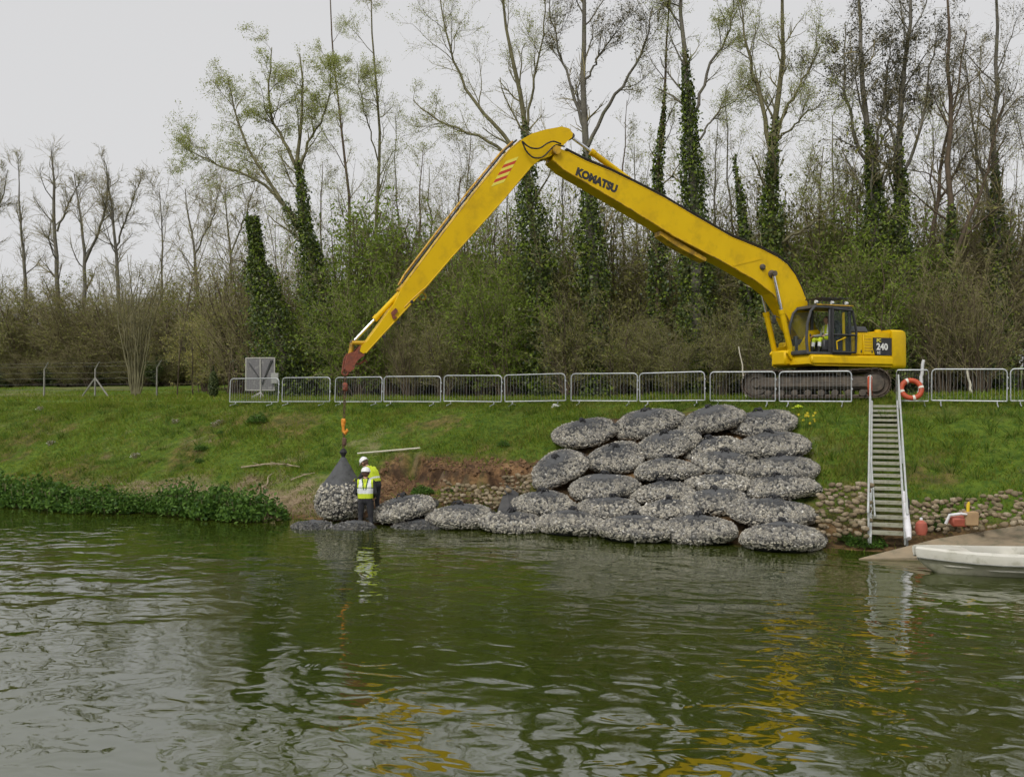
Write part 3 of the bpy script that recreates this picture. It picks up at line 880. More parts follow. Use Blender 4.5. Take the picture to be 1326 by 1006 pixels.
for x_ in (.98, .35, -.22):
    b_ = MB(U); b_.lathe([(.01, -.04), (.04, -.04), (.055, .03), (.055, .05), (.01, .05)], 10, (x_, 1.22, 3.12), roty(math.pi / 2)); b_.build('work_lamp', M['white_text'], cab)
b_ = MB(U)
b_.add([(1.40, cab_y0 + .07, 1.55), (1.40, cab_y1 - .09, 1.55), (1.40, cab_y1 - .09, 2.4), (1.40, cab_y0 + .07, 2.4), (1.25, cab_y1 - .09, 2.80), (1.25, cab_y0 + .07, 2.80)], [(0, 1, 2, 3), (3, 2, 4, 5)])
b_.build('windscreen', M['glass'], cab)
b_ = MB(U); b_.add([(.55, cab_y0 + .03, 1.98), (1.38, cab_y0 + .03, 1.98), (1.20, cab_y0 + .03, 2.85), (.55, cab_y0 + .03, 2.9)], [(0, 1, 2, 3)]); b_.add([(-.25, cab_y0 + .03, 1.98), (.45, cab_y0 + .03, 1.98), (.45, cab_y0 + .03, 2.9), (-.25, cab_y0 + .03, 2.9)], [(0, 1, 2, 3)])
b_.build('side_pane', M['glass'], cab)
b_ = MB(U); b_.add([(-.25, cab_y1 - .05, 1.98), (.45, cab_y1 - .05, 1.98), (.45, cab_y1 - .05, 2.9), (-.25, cab_y1 - .05, 2.9)], [(0, 1, 2, 3)]); b_.build('side_pane', M['glass'], cab)
b_ = MB(U); b_.add([(cab_x0 + .04, cab_y0 + .1, 1.98), (cab_x0 + .04, cab_y1 - .1, 1.98), (cab_x0 + .04, cab_y1 - .1, 2.88), (cab_x0 + .04, cab_y0 + .1, 2.88)], [(0, 1, 2, 3)]); b_.build('rear_pane', M['glass'], cab)
# the door folded back along the side of the machine
b_ = MB(U)
dy = cab_y1 + .07
for (p, q) in (((.48, dy, 1.50), (-.42, dy, 1.50)), ((-.42, dy, 1.50), (-.46, dy, 2.2)), ((-.46, dy, 2.2), (-.30, dy, 2.86)), ((-.30, dy, 2.86), (.48, dy, 2.90)), ((.48, dy, 2.90), (.48, dy, 1.50)), ((.48, dy, 2.06), (-.45, dy, 2.06))):
    b_.tube([p, q], .038, 6)
door = b_.build('cab_door', M['black'], cab)
b_ = MB(U); b_.add([(.46, dy, 2.08), (-.43, dy, 2.08), (-.28, dy, 2.84), (.46, dy, 2.88)], [(0, 1, 2, 3)]); b_.add([(.46, dy, 1.52), (-.40, dy, 1.52), (-.43, dy, 2.04), (.46, dy, 2.04)], [(0, 1, 2, 3)]); b_.build('door_pane', M['glass'], door)
b_ = MB(U); b_.tube([(.02, dy - .05, 2.80), (.0, dy - .05, 1.55)], .045, 8); b_.build('grab_rail', M['yellow'], door)
b_ = MB(U); b_.tube([(.0, dy + .03, 1.98), (.36, dy + .03, 1.84), (.33, dy + .03, 1.58)], .02, 6); b_.build('door_handle', M['yellow'], door)
# interior
b_ = MB(U); b_.box((.18, .83, 1.72), (.50, .52, .16), bev=.06); b_.box((.18, .83, 1.56), (.36, .36, .18), bev=.03); b_.box((-.07, .83, 2.10), (.15, .50, .66), roty(-.12), bev=.06); b_.box((-.12, .83, 2.50), (.10, .30, .18), bev=.04)
b_.build('operator_seat', M['seat'], cab)
for y_ in (.50, 1.12):
    b_ = MB(U); b_.box((.46, y_, 1.74), (.40, .12, .34), bev=.03); b_.tube([(.62, y_, 1.90), (.66, y_, 2.06)], .012, 6); b_.box((.66, y_, 2.10), (.05, .05, .10), bev=.015); b_.build('control_console', M['darkgrey'], cab)
b_ = MB(U); b_.box((1.22, .46, 1.78), (.12, .16, .56), bev=.03); b_.build('monitor_column', M['darkgrey'], cab)

# boom and arm (outlines surveyed on the plane of the boom)
BW = .31
boom_top = [(720, 190), (735, 197), (758, 209), (790, 222), (821, 237), (860, 257), (897.6, 279.4), (947.6, 308), (985, 323), (1006.5, 334), (1019, 343), (1029, 356), (1037, 372), (1044.7, 391), (1052, 412), (1060, 432)]
boom_bot = [(1048, 447), (1036, 440), (1026, 424), (1019, 409), (1011, 396), (1000.6, 380), (980, 364), (944.7, 343.5), (910, 325), (874, 306.5), (843, 287), (812, 268), (770, 243), (730, 219.5), (716, 207)]
pts = [lp(*p, BW) for p in boom_top] + [lp(*p, BW) for p in boom_bot]
def plated(name, pts, hw, mats, parent, flange=.035):
    "box-section arm: two side plates with slightly overhanging top and bottom flanges"
    b_ = MB(U); b_.prism(pts, 'y', -hw, hw)
    return b_.build(name, mats, parent, smooth=False)
boom = plated('boom', pts, BW, [M['yellow']], ex)
def strip(px_list, hw, r, name, matl, parent, dz=0.0, off=BW):
    b_ = MB(U)
    P_ = [lp(*p, off) for p in px_list]
    b_.tube([(p[0], hw, p[1] + dz) for p in P_], r, 6)
    return b_.build(name, matl, parent)
for y_ in (-.24, -.12, .10, .22):
    strip([(735, 193), (758, 205), (790, 218), (821, 233), (860, 253), (897.6, 275.4), (947.6, 304), (985, 319), (1008, 330), (1022, 341), (1033, 356), (1042, 376), (1048, 395)], y_, .026, 'hydraulic_pipe', M['rubber'] if y_ > 0 else M['yellow_worn'], boom, .03)
# edge welds / flanges
strip(boom_top[1:15], BW - .01, .022, 'flange', M['yellow'], boom)
strip(boom_bot[1:15], BW - .01, .024, 'flange', M['yellow_worn'], boom)
b_ = MB(U)
for (px, py) in ((862, 301), (893, 318)):
    pass
P_ = [lp(p[0], p[1], BW) for p in ((858, 298), (880, 311), (918, 334), (916, 338), (878, 318), (858, 304))]
b_.prism(P_, 'y', -.2, .2); b_.build('underside_plate', M['yellow_worn'], boom)
P_ = [lp(*p, BW) for p in ((948, 343), (985, 334), (986, 336), (950, 345))]
b_ = MB(U); b_.prism(P_, 'y', BW, BW + .012); b_.build('weld_seam', M['yellow'], boom)
for (px, py, r_) in ((987, 346, .10), (999, 355, .13)):
    u_, z_ = lp(px, py, BW); b_ = MB(U); b_.lathe([(.01, 0), (r_, 0), (r_, .05), (r_ * .6, .09), (.01, .09)], 14, (u_, BW, z_), rotx(-math.pi / 2)); b_.build('pin_boss', M['mud'], boom)
o0 = lp(745, 226, BW + .006); o1 = lp(796, 249, BW + .006)
dirv = np.array([o1[0] - o0[0], 0, o1[1] - o0[1]]); Ltxt = np.linalg.norm(dirv)
tm = text_mesh('KOMATSU', .33, (o0[0], BW + .003, o0[1]), dirv, UPV, .035, sx=1.0)
# fit its length to the surveyed length
cu_len = .33 * 4.55
bpy.data.meshes.remove(tm)
link('lettering', text_mesh('KOMATSU', .33, (o0[0], BW + .003, o0[1]), dirv, UPV, .065, sx=Ltxt / cu_len), boom, M['black'])

AW = .26
arm_pts = [(689, 173), (706, 168), (727.5, 164), (737, 166.5), (742, 172.6), (741, 178), (735, 183), (722, 196), (712, 203), (700, 206.5), (692, 213), (687, 217), (652.7, 258), (586.6, 331.5), (544.8, 380), (520, 407), (499.6, 429), (484, 446), (471, 458), (466, 455), (468, 448), (476, 441), (496, 414), (511, 393), (520.5, 372.7), (531, 358.8), (570, 307), (614, 250), (660, 194), (675.3, 181)]
arm = plated('arm', [lp(*p, AW) for p in arm_pts], AW, [M['yellow']], ex)
strip([(672, 180), (657, 193), (612, 248), (568, 305), (530, 355), (522, 367)], .12, .03, 'hydraulic_pipe', M['rubber'], arm, .02)
strip([(670, 180), (655, 194), (610, 248), (566, 305), (528, 355), (520, 369)], -.10, .03, 'hydraulic_pipe', M['yellow_worn'], arm, .04)
strip([(687, 217), (652.7, 258), (586.6, 331.5), (544.8, 380), (499.6, 429), (474, 457)], AW - .02, .028, 'flange', M['yellow'], arm)
strip([(675.3, 181), (660, 194), (614, 250), (570, 307), (531, 358.8)], AW - .02, .028, 'flange', M['yellow_worn'], arm)
strip([(524, 398), (536, 386), (549, 374)], AW, .018, 'grease_line', M['yellow_worn'], arm)
for (px, py) in ((533, 391), (516, 418), (497, 436)):
    u_, z_ = lp(px, py, AW); b_ = MB(U); b_.lathe([(.005, 0), (.05, 0), (.045, .04), (.005, .045)], 10, (u_, AW, z_), rotx(-math.pi / 2)); b_.build('grease_boss', M['black'], arm)
P_ = [lp(*p, AW) for p in ((506, 405), (512, 399), (515, 403), (510, 409), (514, 411), (509, 414))]
b_ = MB(U); b_.prism(P_, 'y', AW, AW + .05); b_.build('hose_bracket', M['rust'], arm)
u_, z_ = lp(547, 384, 0); b_ = MB(U); b_.tube([(u_ + .1 * math.cos(t), 0, z_ + .1 * math.sin(t)) for t in np.arange(12) * math.pi / 6], .022, 6, closed=True); b_.build('lifting_eye', M['yellow_worn'], arm)
for i_ in range(7):
    q_ = []
    for (sd_, t) in ((0, i_ / 7), (1, i_ / 7), (1, (i_ + 1) / 7), (0, (i_ + 1) / 7)):
        q_.append(lp(655 - 19 * t + (16.5 if sd_ else 0), 209 + 33 * t - (6 if sd_ else 0), AW))
    b_ = MB(U); b_.prism(q_, 'y', AW, AW + .005); b_.build('warning_stripe', M['lemon_stripe'] if i_ % 2 == 0 else M['red_stripe'], arm)
# hoses looping over the elbow
for (hl, nm) in (([(676, 183), (681, 196), (690, 205), (702, 205), (711, 196), (719, 187), (731, 190)], 0), ([(677, 184), (680, 188), (688, 193), (699, 193), (708, 186), (716, 183), (726, 187)], 1)):
    P0 = np.array([lp(*p, .4) for p in hl]); t = np.linspace(0, len(hl) - 1, 30)
    P_ = np.stack([np.interp(t, range(len(hl)), P0[:, 0]), np.full(30, .40 + .03 * nm), np.interp(t, range(len(hl)), P0[:, 1])], -1)
    for _ in range(3): P_[1:-1] = (P_[:-2] + 2 * P_[1:-1] + P_[2:]) / 4
    b_ = MB(U); b_.tube(P_, .024, 6); b_.build('hydraulic_hose', M['rubber'], arm)
u_, z_ = lp(714, 199, 0); b_ = MB(U); b_.lathe([(.02, -.44), (.13, -.44), (.13, .44), (.02, .44)], 18, (u_, 0, z_), rotx(math.pi / 2)); b_.build('elbow_pin', M['yellow_worn'], arm)
# cylinders
def ram(p_base, p_tip, frac, y_, r_b, r_r, parent, off=0.0):
    a_ = np.array([p_base[0], y_, p_base[1]]); c_ = np.array([p_tip[0], y_, p_tip[1]])
    e_ = a_ + (c_ - a_) * frac; d_ = (c_ - a_) / np.linalg.norm(c_ - a_)
    b_ = MB(U); b_.tube([a_ - d_ * .1, a_, e_ - d_ * .14, e_ - d_ * .139, e_], [r_b * .8, r_b, r_b, r_b * 1.18, r_b * 1.18], 14)
    cy_ = b_.build('hydraulic_cylinder', M['yellow'], parent)
    b_ = MB(U); b_.tube([e_ - d_ * .05, c_], r_r, 12); b_.build('rod', M['chrome'], cy_)
    b_ = MB(U); b_.lathe([(.02, -r_b * 1.2), (r_b * .95, -r_b * 1.2), (r_b * .95, r_b * 1.2), (.02, r_b * 1.2)], 12, tuple(c_), rotx(math.pi / 2)); b_.build('rod_eye', M['mud'], cy_)
    return cy_
ram(lp(824, 240, 0), lp(739, 177, 0), .70, .0, .095, .05, ex)
for y_ in (-.42, .42):
    ram((1.38, 1.54), lp(999, 355, .33), .54, y_, .095, .052, ex)
ram(lp(519, 378, 0), lp(457, 443, 0), .56, .0, .075, .04, ex)
u_, z_ = lp(521, 373, 0); b_ = MB(U); b_.box((u_, 0, z_), (.34, .34, .16), roty(.8), bev=.03); b_.build('cylinder_bracket', M['yellow_worn'], arm)
for y_ in (-.16, .16):
    a_, c_, d_ = lp(456, 444, y_), lp(478, 444, y_), lp(453.5, 461, y_)
    b_ = MB(U); b_.tube([(a_[0], y_, a_[1]), (c_[0], y_, c_[1])], .055, 8); b_.build('tipping_link', M['yellow_worn'], ex)
    b_ = MB(U); b_.tube([(a_[0], y_ * .7, a_[1]), (d_[0], y_ * .7, d_[1])], .06, 8); b_.build('tipping_lever', M['yellow_worn'], ex)
hp = [lp(*p, .22) for p in ((446, 477), (448.5, 463), (452, 457), (460, 455), (467, 447), (474, 452), (472, 460), (464, 466), (460, 471), (459, 477), (453, 482), (449, 481))]
b_ = MB(U)
for y_ in (-.20, .20): b_.prism(hp, 'y', y_ - .035, y_ + .035)
hm = np.mean(hp, axis=0); b_.prism([tuple(hm + (np.array(p) - hm) * .72) for p in hp], 'y', -.17, .17)
hitch = b_.build('quick_hitch', M['rust'], ex, label='rusty red quick hitch at the arm tip')
a_ = [lp(*p, .1) for p in ((461, 471), (466, 471), (473, 466), (475, 469))]
b_ = MB(U); b_.tube([(p[0], .1, p[1]) for p in a_], .03, 6); b_.build('hitch_hook', M['rust'], hitch)
b_ = MB(U); a_ = lp(447, 479, 0); b_.tube([(a_[0] + .09 * math.cos(t), 0, a_[1] - .06 + .09 * math.sin(t)) for t in np.arange(10) * math.pi / 5], .028, 6, closed=True); b_.build('lifting_shackle', M['rust'], hitch)
b_ = MB(U); b_.tube([(1.40, .34, 2.5), (1.75, .1, 2.75)], .012, 5); b_.box((1.78, .08, 2.62), (.04, .16, .30), bev=.015); b_.build('mirror', M['black'], ex)
b_ = MB(U); b_.box((.1, -.95, 1.66), (1.1, .62, .60), bev=.05); b_.build('tool_box', M['yellow'], ex)
TIP = np.array([*(C3 + FW * a_[0])[:2], CZ + a_[1] - .12])

# ------------------------------------------------------------------ hanging rock bag, chain and hook
hb_top = at_y(446, 592, TIP[1]); hb_bot = at_y(440, 671, TIP[1])
HBX, HBY = float(TIP[0]) - .05, float(TIP[1])
z_top, z_bot = hb_top[2], hb_bot[2]
Hh = z_top - z_bot
rng = np.random.default_rng(77)
hbag = empty('rock_bag', (HBX, HBY, z_bot)); set_props(hbag, 'pear shaped rock bag hanging from the chain beside the workers', 'rock bag')
def hang_r(t, th):
    "t 0 bottom..1 top"
    R_ = np.interp(t, [0, .05, .15, .30, .45, .58, .72, .86, .95, 1.0], [.25, .52, .66, .70, .62, .48, .32, .19, .10, .06])
    return R_ * (1 + .05 * np.sin(2 * th + .6) + .03 * np.sin(5 * th))
def hang_pt(t, th, k=1.0):
    r_ = hang_r(t, th) * k
    return np.stack([r_ * np.cos(th) - .10 * (1 - t), r_ * np.sin(th) * .9, t * Hh], -1)
N = 1700
t = rng.uniform(0, .60, N); th = rng.uniform(0, 2 * math.pi, N)
keep = rng.random(N) < np.clip((.60 - t) / .10, 0, 1)
o = link('stones', stones_mesh('stones', hang_pt(t[keep], th[keep]), .037, rng), hbag, M['stone']); o['kind'] = 'stuff'
k, q = 22, 28
TT, THH = np.meshgrid(np.linspace(0, 1, k), np.arange(q) * 2 * math.pi / q, indexing='ij')
ii = np.array([(i * q + a, i * q + (a + 1) % q, (i + 1) * q + (a + 1) % q, (i + 1) * q + a) for i in range(k - 1) for a in range(q)])
link('shade_fill', mesh_np('shade_fill', hang_pt(TT, THH, .94).reshape(-1, 3), [ii[:12 * q]]), hbag, M['shade_core'])
me = mesh_np('net', hang_pt(TT, THH, 1.06).reshape(-1, 3), [ii])
a = me.attributes.new('gather_shade', 'FLOAT', 'POINT'); a.data.foreach_set('value', (.16 + .75 * sstep(.38, .62, TT)).ravel().astype(np.float32))
link('net', me, hbag, M['net'])
b_ = MB(); b_.tube([(0, 0, Hh - .06), (0, 0, Hh + .03), (0, 0, Hh + .14), (.0, 0, Hh + .24)], [.07, .05, .11, .05], 8)
b_.build('lifting_knot', M['knot'], hbag)
zk = z_bot + Hh + .22
# chain from the hitch to the hook
hk = at_y(445, 553, TIP[1])[2]
chain = empty('lifting_chain', (TIP[0], TIP[1], zk)); set_props(chain, 'long rusty chain with an orange hook above the hanging bag', 'chain')
link_me = None
z_ = TIP[2] - zk + .06; i_ = 0
lb = MB(); lb.tube([(.030 * math.cos(t), 0, .055 * math.sin(t)) for t in np.arange(10) * math.pi / 5], .012, 5, closed=True)
link_me = lb.mesh('chain_link', True); link_me.materials.append(M['chain'])
while z_ > 0:
    o = link('chain_link', link_me, chain); o.location = (-.05 * (1 - z_ / (TIP[2] - zk)), 0, z_); o.rotation_euler = (0, 0, (i_ % 2) * math.pi / 2 + .4)
    z_ -= .085; i_ += 1
zz = hk - zk
b_ = MB(); b_.tube([(-.02, -.05, zz + .22), (-.02, -.06, zz + .08), (-.02, -.06, zz), (-.02, -.05, zz - .1), (.05, -.05, zz - .17), (.10, -.05, zz - .10), (.09, -.05, zz - .04)], [.03, .06, .04, .05, .05, .04, .02], 8)
b_.box((-.02, -.05, zz + .16), (.13, .10, .16), bev=.03)
b_.build('hook', M['orange'], chain)
b_ = MB(); b_.box((0.0, -.03, zz - .40), (.12, .09, .22), bev=.03); b_.build('swivel', M['chain'], chain)
b_ = MB(); zf = at_y(446, 501, TIP[1])[2] - zk; b_.box((0, 0, zf), (.14, .12, .24), bev=.04); b_.build('shackle_block', M['rust'], chain)

# ------------------------------------------------------------------ crowd barriers along the crest
FY = 30.0
BL, BH = 2.3, 1.1
rail_m = M['galv']
M['bar_grey'] = mat('dull_bar_steel', (.25, .26, .26), (.19, .20, .20), scale=9, rough=.6)
def barrier_proto():
    root = empty('crowd_barrier', (0, 0, 0))
    r = .13; pts = []
    hl = BL / 2 - .03
    def arc(cx_, cz_, a0, a1):
        return [(cx_ + r * math.cos(t), 0, cz_ + r * math.sin(t)) for t in np.linspace(a0, a1, 6)]
    pts = arc(hl - r, BH - r, 0, math.pi / 2) + arc(-hl + r, BH - r, math.pi / 2, math.pi) + [(-hl, 0, .20), (-hl, 0, .18), (-hl + .02, 0, .17), (hl - .02, 0, .17), (hl, 0, .18)]
    b_ = MB(); b_.tube(pts, .021, 8, closed=True); b_.build('frame', rail_m, root)
    bm_ = MB(); bm_.tube([(0, 0, .17), (0, 0, BH)], .0048, 5); me = bm_.mesh('bar', True); me.materials.append(M['bar_grey'])
    for i in range(19):
        o = link('bar', me, root); o.location = (-hl + (i + 1) * 2 * hl / 20, 0, 0)
    fb = MB(); fb.tube([(0, 0, .17), (0, -.02, .08), (0, -.33, .02), (0, -.35, .0)], .019, 6); fb.tube([(0, 0, .10), (0, .30, .01)], .019, 6)
    fm = fb.mesh('foot', True); fm.materials.append(rail_m)
    for sx in (-1, 1):
        o = link('foot', fm, root); o.location = (sx * (hl - .28), 0, 0)
    for zc_ in (.55, .85): cb = MB(); cb.box((hl + .02, 0, zc_), (.05, .05, .06), bev=.01); cb.build('coupling', rail_m, root)
    return root
BARR = [(298, 362), (365, 429.5), (432, 494), (497, 571), (574, 651), (654, 735), (738, 825.5), (828, 915), (918.5, 1005), (1008, 1104), (1160, 1203), (1205, 1305), (1308, 1412)]
BLAB = ['crowd barrier panel at the open end of the row, before the grey board', 'crowd barrier panel beside the one before the grey board', 'crowd barrier panel right behind the hanging chain', 'crowd barrier panel between the hanging chain and the bent hazel trunk', 'crowd barrier panel in the middle run, fifth from the grey board end', 'crowd barrier panel in the middle run, sixth from the grey board end', 'crowd barrier panel standing above the white litter', 'crowd barrier panel above the red soil lip of the rock wall', 'crowd barrier panel overlapping the idler end of the crawler tracks', 'crowd barrier panel in front of the middle of the crawler tracks', 'short crowd barrier panel carrying the orange life ring', 'crowd barrier panel past the steps, next to the life ring panel', 'last crowd barrier panel past the steps']
proto = None
rngb = np.random.default_rng(3)
for i, (a, c) in enumerate(BARR):
    xa, xb = x_at(a, FY), x_at(c, FY)
    if proto is None: proto = barrier_proto(); o = proto
    else: o = copy_tree(proto)
    xm = (xa + xb) / 2; za, zb = gz(xa, FY), gz(xb, FY)
    yv = FY + rngb.uniform(-.08, .08)
    o.location = (xm, yv, (za + zb) / 2 - .02 + (3.19 - (za + zb) / 2) * .6)
    o.scale = ((xb - xa) / BL, 1, 1)
    o.rotation_euler = (math.radians(rngb.uniform(-4, 2)), math.radians(rngb.uniform(-1.2, 1.2)) - math.atan2(zb - za, xb - xa) * .3, math.radians(rngb.uniform(-2.5, 2.5)))
    set_props(o, BLAB[i], 'barrier', 'steel crowd barriers along the bank top')

# ------------------------------------------------------------------ life ring on the barrier
M['ring'] = mat('life_ring_orange', (.50, .075, .022), (.40, .055, .018), scale=5, rough=.6, grime=(.35, .10, .05), gscale=6)
M['ring_band'] = mat('life_ring_band', (.70, .66, .58), rough=.7)
p = at_y(1180, 504, FY - .22)
lr = empty('life_ring', tuple(p)); set_props(lr, 'orange life ring with pale bands leaning on the short barrier', 'life ring')
b_ = MB(); R_ = rotx(math.radians(72)) @ np.eye(3)
P_ = np.array([(.28 * math.cos(t), .28 * math.sin(t), 0) for t in np.arange(36) * math.pi / 18])
bb = MB(xform(rotz(.15) @ rotx(math.radians(70)))); bb.tube(P_, .078, 12, closed=True); bb.build('ring', M['ring'], lr)
for a0 in (1.95, .2, 4.9, 3.4):
    bb = MB(xform(rotz(.15) @ rotx(math.radians(70)))); bb.tube([(.28 * math.cos(t), .28 * math.sin(t), 0) for t in np.linspace(a0 - .12, a0 + .12, 5)], .084, 12); bb.build('band', M['ring_band'], lr)
# a second ring seen edge-on at the top of the steps
p = at_y(1126.5, 500, FY - .05)
lr2 = empty('life_ring', tuple(p)); set_props(lr2, 'narrow red life ring seen edge-on against the top stair post', 'life ring')
bb = MB(xform(roty(math.pi / 2) @ rotz(.2))); bb.tube([(.26 * math.cos(t), .26 * math.sin(t), 0) for t in np.arange(28) * math.pi / 14], .07, 10, closed=True); bb.build('ring', M['ring'], lr2)
bb = MB(xform(roty(math.pi / 2))); bb.tube([(.26 * math.cos(t), .26 * math.sin(t), 0) for t in np.linspace(2.85, 3.45, 6)], .076, 10); bb.build('band', M['ring_band'], lr2)

# ------------------------------------------------------------------ steps down the bank
M['tread'] = mat('mossy_treads', (.34, .34, .27), (.26, .25, .17), scale=6, rough=.7, grime=(.12, .12, .055), gscale=5)
SX = .17
st = empty('bank_steps', (SX, 21.75, .25)); set_props(st, 'narrow metal steps with tall handrails climbing the grass bank', 'steps')
y0, z0, y1, z1 = 21.75, .30, 29.55, 3.22
NT = 22
sl = math.atan2(z1 - z0, y1 - y0)
for sx in (-1, 1):
    b_ = MB(); L_ = math.hypot(y1 - y0, z1 - z0)
    b_.box((sx * .35, (y1 - y0) / 2, (z1 - z0) / 2 + .05), (.05, L_ + .25, .19), rotx(sl), bev=.01)
    b_.build('stringer', M['alu'], st)
tm_ = MB(); tm_.box((0, 0, 0), (.66, .26, .035), bev=.006); tm_.box((0, -.12, -.03), (.66, .03, .05), bev=.006)
tme = tm_.mesh('tread'); tme.materials.append(M['tread'])
for i in range(NT):
    t = (i + .5) / NT
    o = link('tread', tme, st); o.location = (0, (y1 - y0) * t, (z1 - z0) * t + .09)
for sx in (-1, 1):
    b_ = MB(); x_ = sx * .39
    b_.tube([(x_, y1 - y0 + .12, z1 - z0 + .95), (x_, y1 - y0 + .12, z1 - z0 - .3)], .026, 8); b_.build('rail_post', M['alu'], st)
    b_ = MB(); b_.tube([(x_, 0, -.12), (x_, 0, .84)], .024, 8); b_.build('rail_post', M['alu'], st)
    b_ = MB(); b_.tube([(x_, (y1 - y0) * .5, (z1 - z0) * .5), (x_, (y1 - y0) * .5, (z1 - z0) * .5 + .84)], .022, 8); b_.build('rail_post', M['alu'], st)
    b_ = MB(); b_.tube([(x_, y1 - y0 + .12, z1 - z0 + .93), (x_, (y1 - y0) * .5, (z1 - z0) * .5 + .82), (x_, -.05, .82), (x_ * 1.02, -.12, .60)], .024, 8); b_.build('handrail', M['alu'], st)
b_ = MB(); b_.tube([(-.34, 2.4, 1.55), (-.26, .5, .45)], .02, 6); b_.build('brace', M['alu'], st)
# white tubes leaning by the foot of the steps
M['white_pl'] = mat('white_plastic', (.74, .73, .74), (.62, .61, .64), scale=5, rough=.5, grime=(.4, .38, .33), gscale=4)
pa = at_y(1177, 697, 21.2); pb = at_y(1170.5, 637, 22.3)
b_ = MB(); P0 = np.array(pa); P1 = np.array(pb)
b_.tube([P0 - P0, (P1 - P0) * .2, (P1 - P0) * .6, (P1 - P0)], [.05, .075, .06, .035], 10)
tube_o = b_.build('boat_fender', M['white_pl']); tube_o.location = tuple(P0); set_props(tube_o, 'long white plastic fender leaning against the foot of the steps', 'fender')
b_ = MB(); b_.tube([(0, 0, 0), (.05, -.03, -.2), (.07, -.04, -.36)], [.03, .07, .045], 8); o = b_.build('fender_cover', M['knot'], tube_o); o.location = tuple(P1 - P0)

# ------------------------------------------------------------------ slipway, dinghy and bits by the steps
M['slip'] = mat('slipway_boards', (.30, .235, .15), (.22, .18, .12), scale=3, rough=.85, bump=.3, bscale=30, grime=(.14, .13, .07), gscale=3)
A = at_z(1112, 723, .02); B_ = at_z(1204, 722, .06); Cc = at_z(1345, 712, .30); Dd = at_z(1345, 676, .62); E_ = at_z(1212, 697.5, .36)
b_ = MB(); topv = [A, B_, Cc, Dd, E_]
V_ = [tuple(p - A) for p in topv] + [tuple(p - A - np.array([0, 0, .22])) for p in topv]
b_.add(V_, [(0, 1, 2, 3, 4), (9, 8, 7, 6, 5)] + [(i, i + 5, (i + 1) % 5 + 5, (i + 1) % 5) for i in range(5)])
o = b_.build('slipway', M['slip'], smooth=False); o.location = tuple(A); set_props(o, 'low tan slipway slab dipping into the river behind the dinghy', 'slipway')

M['hull'] = mat('dinghy_white', (.66, .64, .57), (.58, .56, .48), scale=2.5, rough=.4, grime=(.36, .35, .26), gscale=3)
M['hull_low'] = mat('dinghy_lower', (.50, .48, .38), (.42, .41, .31), scale=3, rough=.5, grime=(.25, .25, .16), gscale=4)
M['trim'] = mat('dinghy_trim', (.20, .20, .18), (.28, .28, .25), scale=8, rough=.6)
bow = at_z(1184, 709, .45)
bd = np.array([math.cos(math.radians(14)), math.sin(math.radians(14))])
boat = empty('dinghy', (bow[0], bow[1], 0), math.radians(13)); set_props(boat, 'white dinghy moored at the slipway with only its bow near the steps', 'boat')
LB = 3.3
def hull_ring(x_, n=13):
    t = x_ / LB
    hb = .66 * (1 - (1 - min(1, t * 1.55 + .02)) ** 2.2) * (1 - .12 * t)
    sheer = .47 - .05 * math.sin(t * math.pi) + .0 * t
    keel = -.10 + .38 * max(0, 1 - t * 6.5) ** 1.3
    pts = []
    for k_ in range(n):
        a_ = -1 + 2 * k_ / (n - 1)
        yy = np.sign(a_) * abs(a_) ** .55
        pts.append((x_ + .0, hb * yy * (.82 + .18 * abs(a_) ** 2), keel + (sheer - .16 - keel) * abs(a_) ** 2.6))
    return pts
xs_ = [0.06, .14, .26, .42, .65, .95, 1.4, 2.0, 2.7, 3.3]
b_ = MB(); rings = [hull_ring(x_) for x_ in xs_]
n_ = 13; V_ = np.concatenate([np.array(r_) for r_ in rings])
F_ = [(i * n_ + a_, i * n_ + a_ + 1, (i + 1) * n_ + a_ + 1, (i + 1) * n_ + a_) for i in range(len(rings) - 1) for a_ in range(n_ - 1)]
F_.append(tuple((len(rings) - 1) * n_ + a_ for a_ in range(n_)))
b_.add(V_, F_); hull = b_.build('hull', M['hull_low'], boat)
top_rings = []
for x_ in xs_:
    t = x_ / LB; hb = .70 * (1 - (1 - min(1, t * 1.55 + .05)) ** 2.2) * (1 - .12 * t); z_ = .46 - .05 * math.sin(t * math.pi)
    xo = x_ - .05 * max(0, 1 - t * 8)
    top_rings.append([(xo, -hb, z_ - .17), (xo - .02, -hb * 1.02, z_ - .10), (xo - .03, -hb, z_), (xo, -hb * .80, z_ + .035), (xo, -hb * .78, z_ - .02), (xo, -hb * .8, z_ - .16)])
b_ = MB(); b_.loft(top_rings)
b_.loft([[(p[0], -p[1], p[2]) for p in r_] for r_ in top_rings])
b_.build('gunwale', M['hull'], boat)
b_ = MB(); b_.add([(x_, s_ * .56 * (1 - (1 - min(1, x_ / LB * 1.55 + .05)) ** 2.2), .44 + .03 * (x_ < .9)) for x_ in xs_[:6] for s_ in (-1, 1)], [(2 * i, 2 * i + 1, 2 * i + 3, 2 * i + 2) for i in range(5)]); b_.build('foredeck', M['hull'], boat)
b_ = MB(); b_.tube([(r_[0][0], r_[0][1] * 1.01, r_[0][2] + .0) for r_ in top_rings], .016, 6); b_.tube([(r_[0][0], -r_[0][1] * 1.01, r_[0][2]) for r_ in top_rings], .016, 6); b_.build('rub_strip', M['trim'], boat)
for (xa, xb, zc) in ((.45, .95, .16), (1.15, 2.6, .12)):
    def sidey(x_, z_):
        r_ = np.array(hull_ring(x_)); h_ = r_[:7]; o_ = np.argsort(h_[:, 2]); return np.interp(z_, h_[o_, 2], h_[o_, 1])
    b_ = MB(); b_.tube([(x_, sidey(x_, zc) - .004, zc) for x_ in np.linspace(xa, xb, 8)], [.004] + [.018] * 6 + [.004], 6); b_.build('strake', M['hull'], boat)
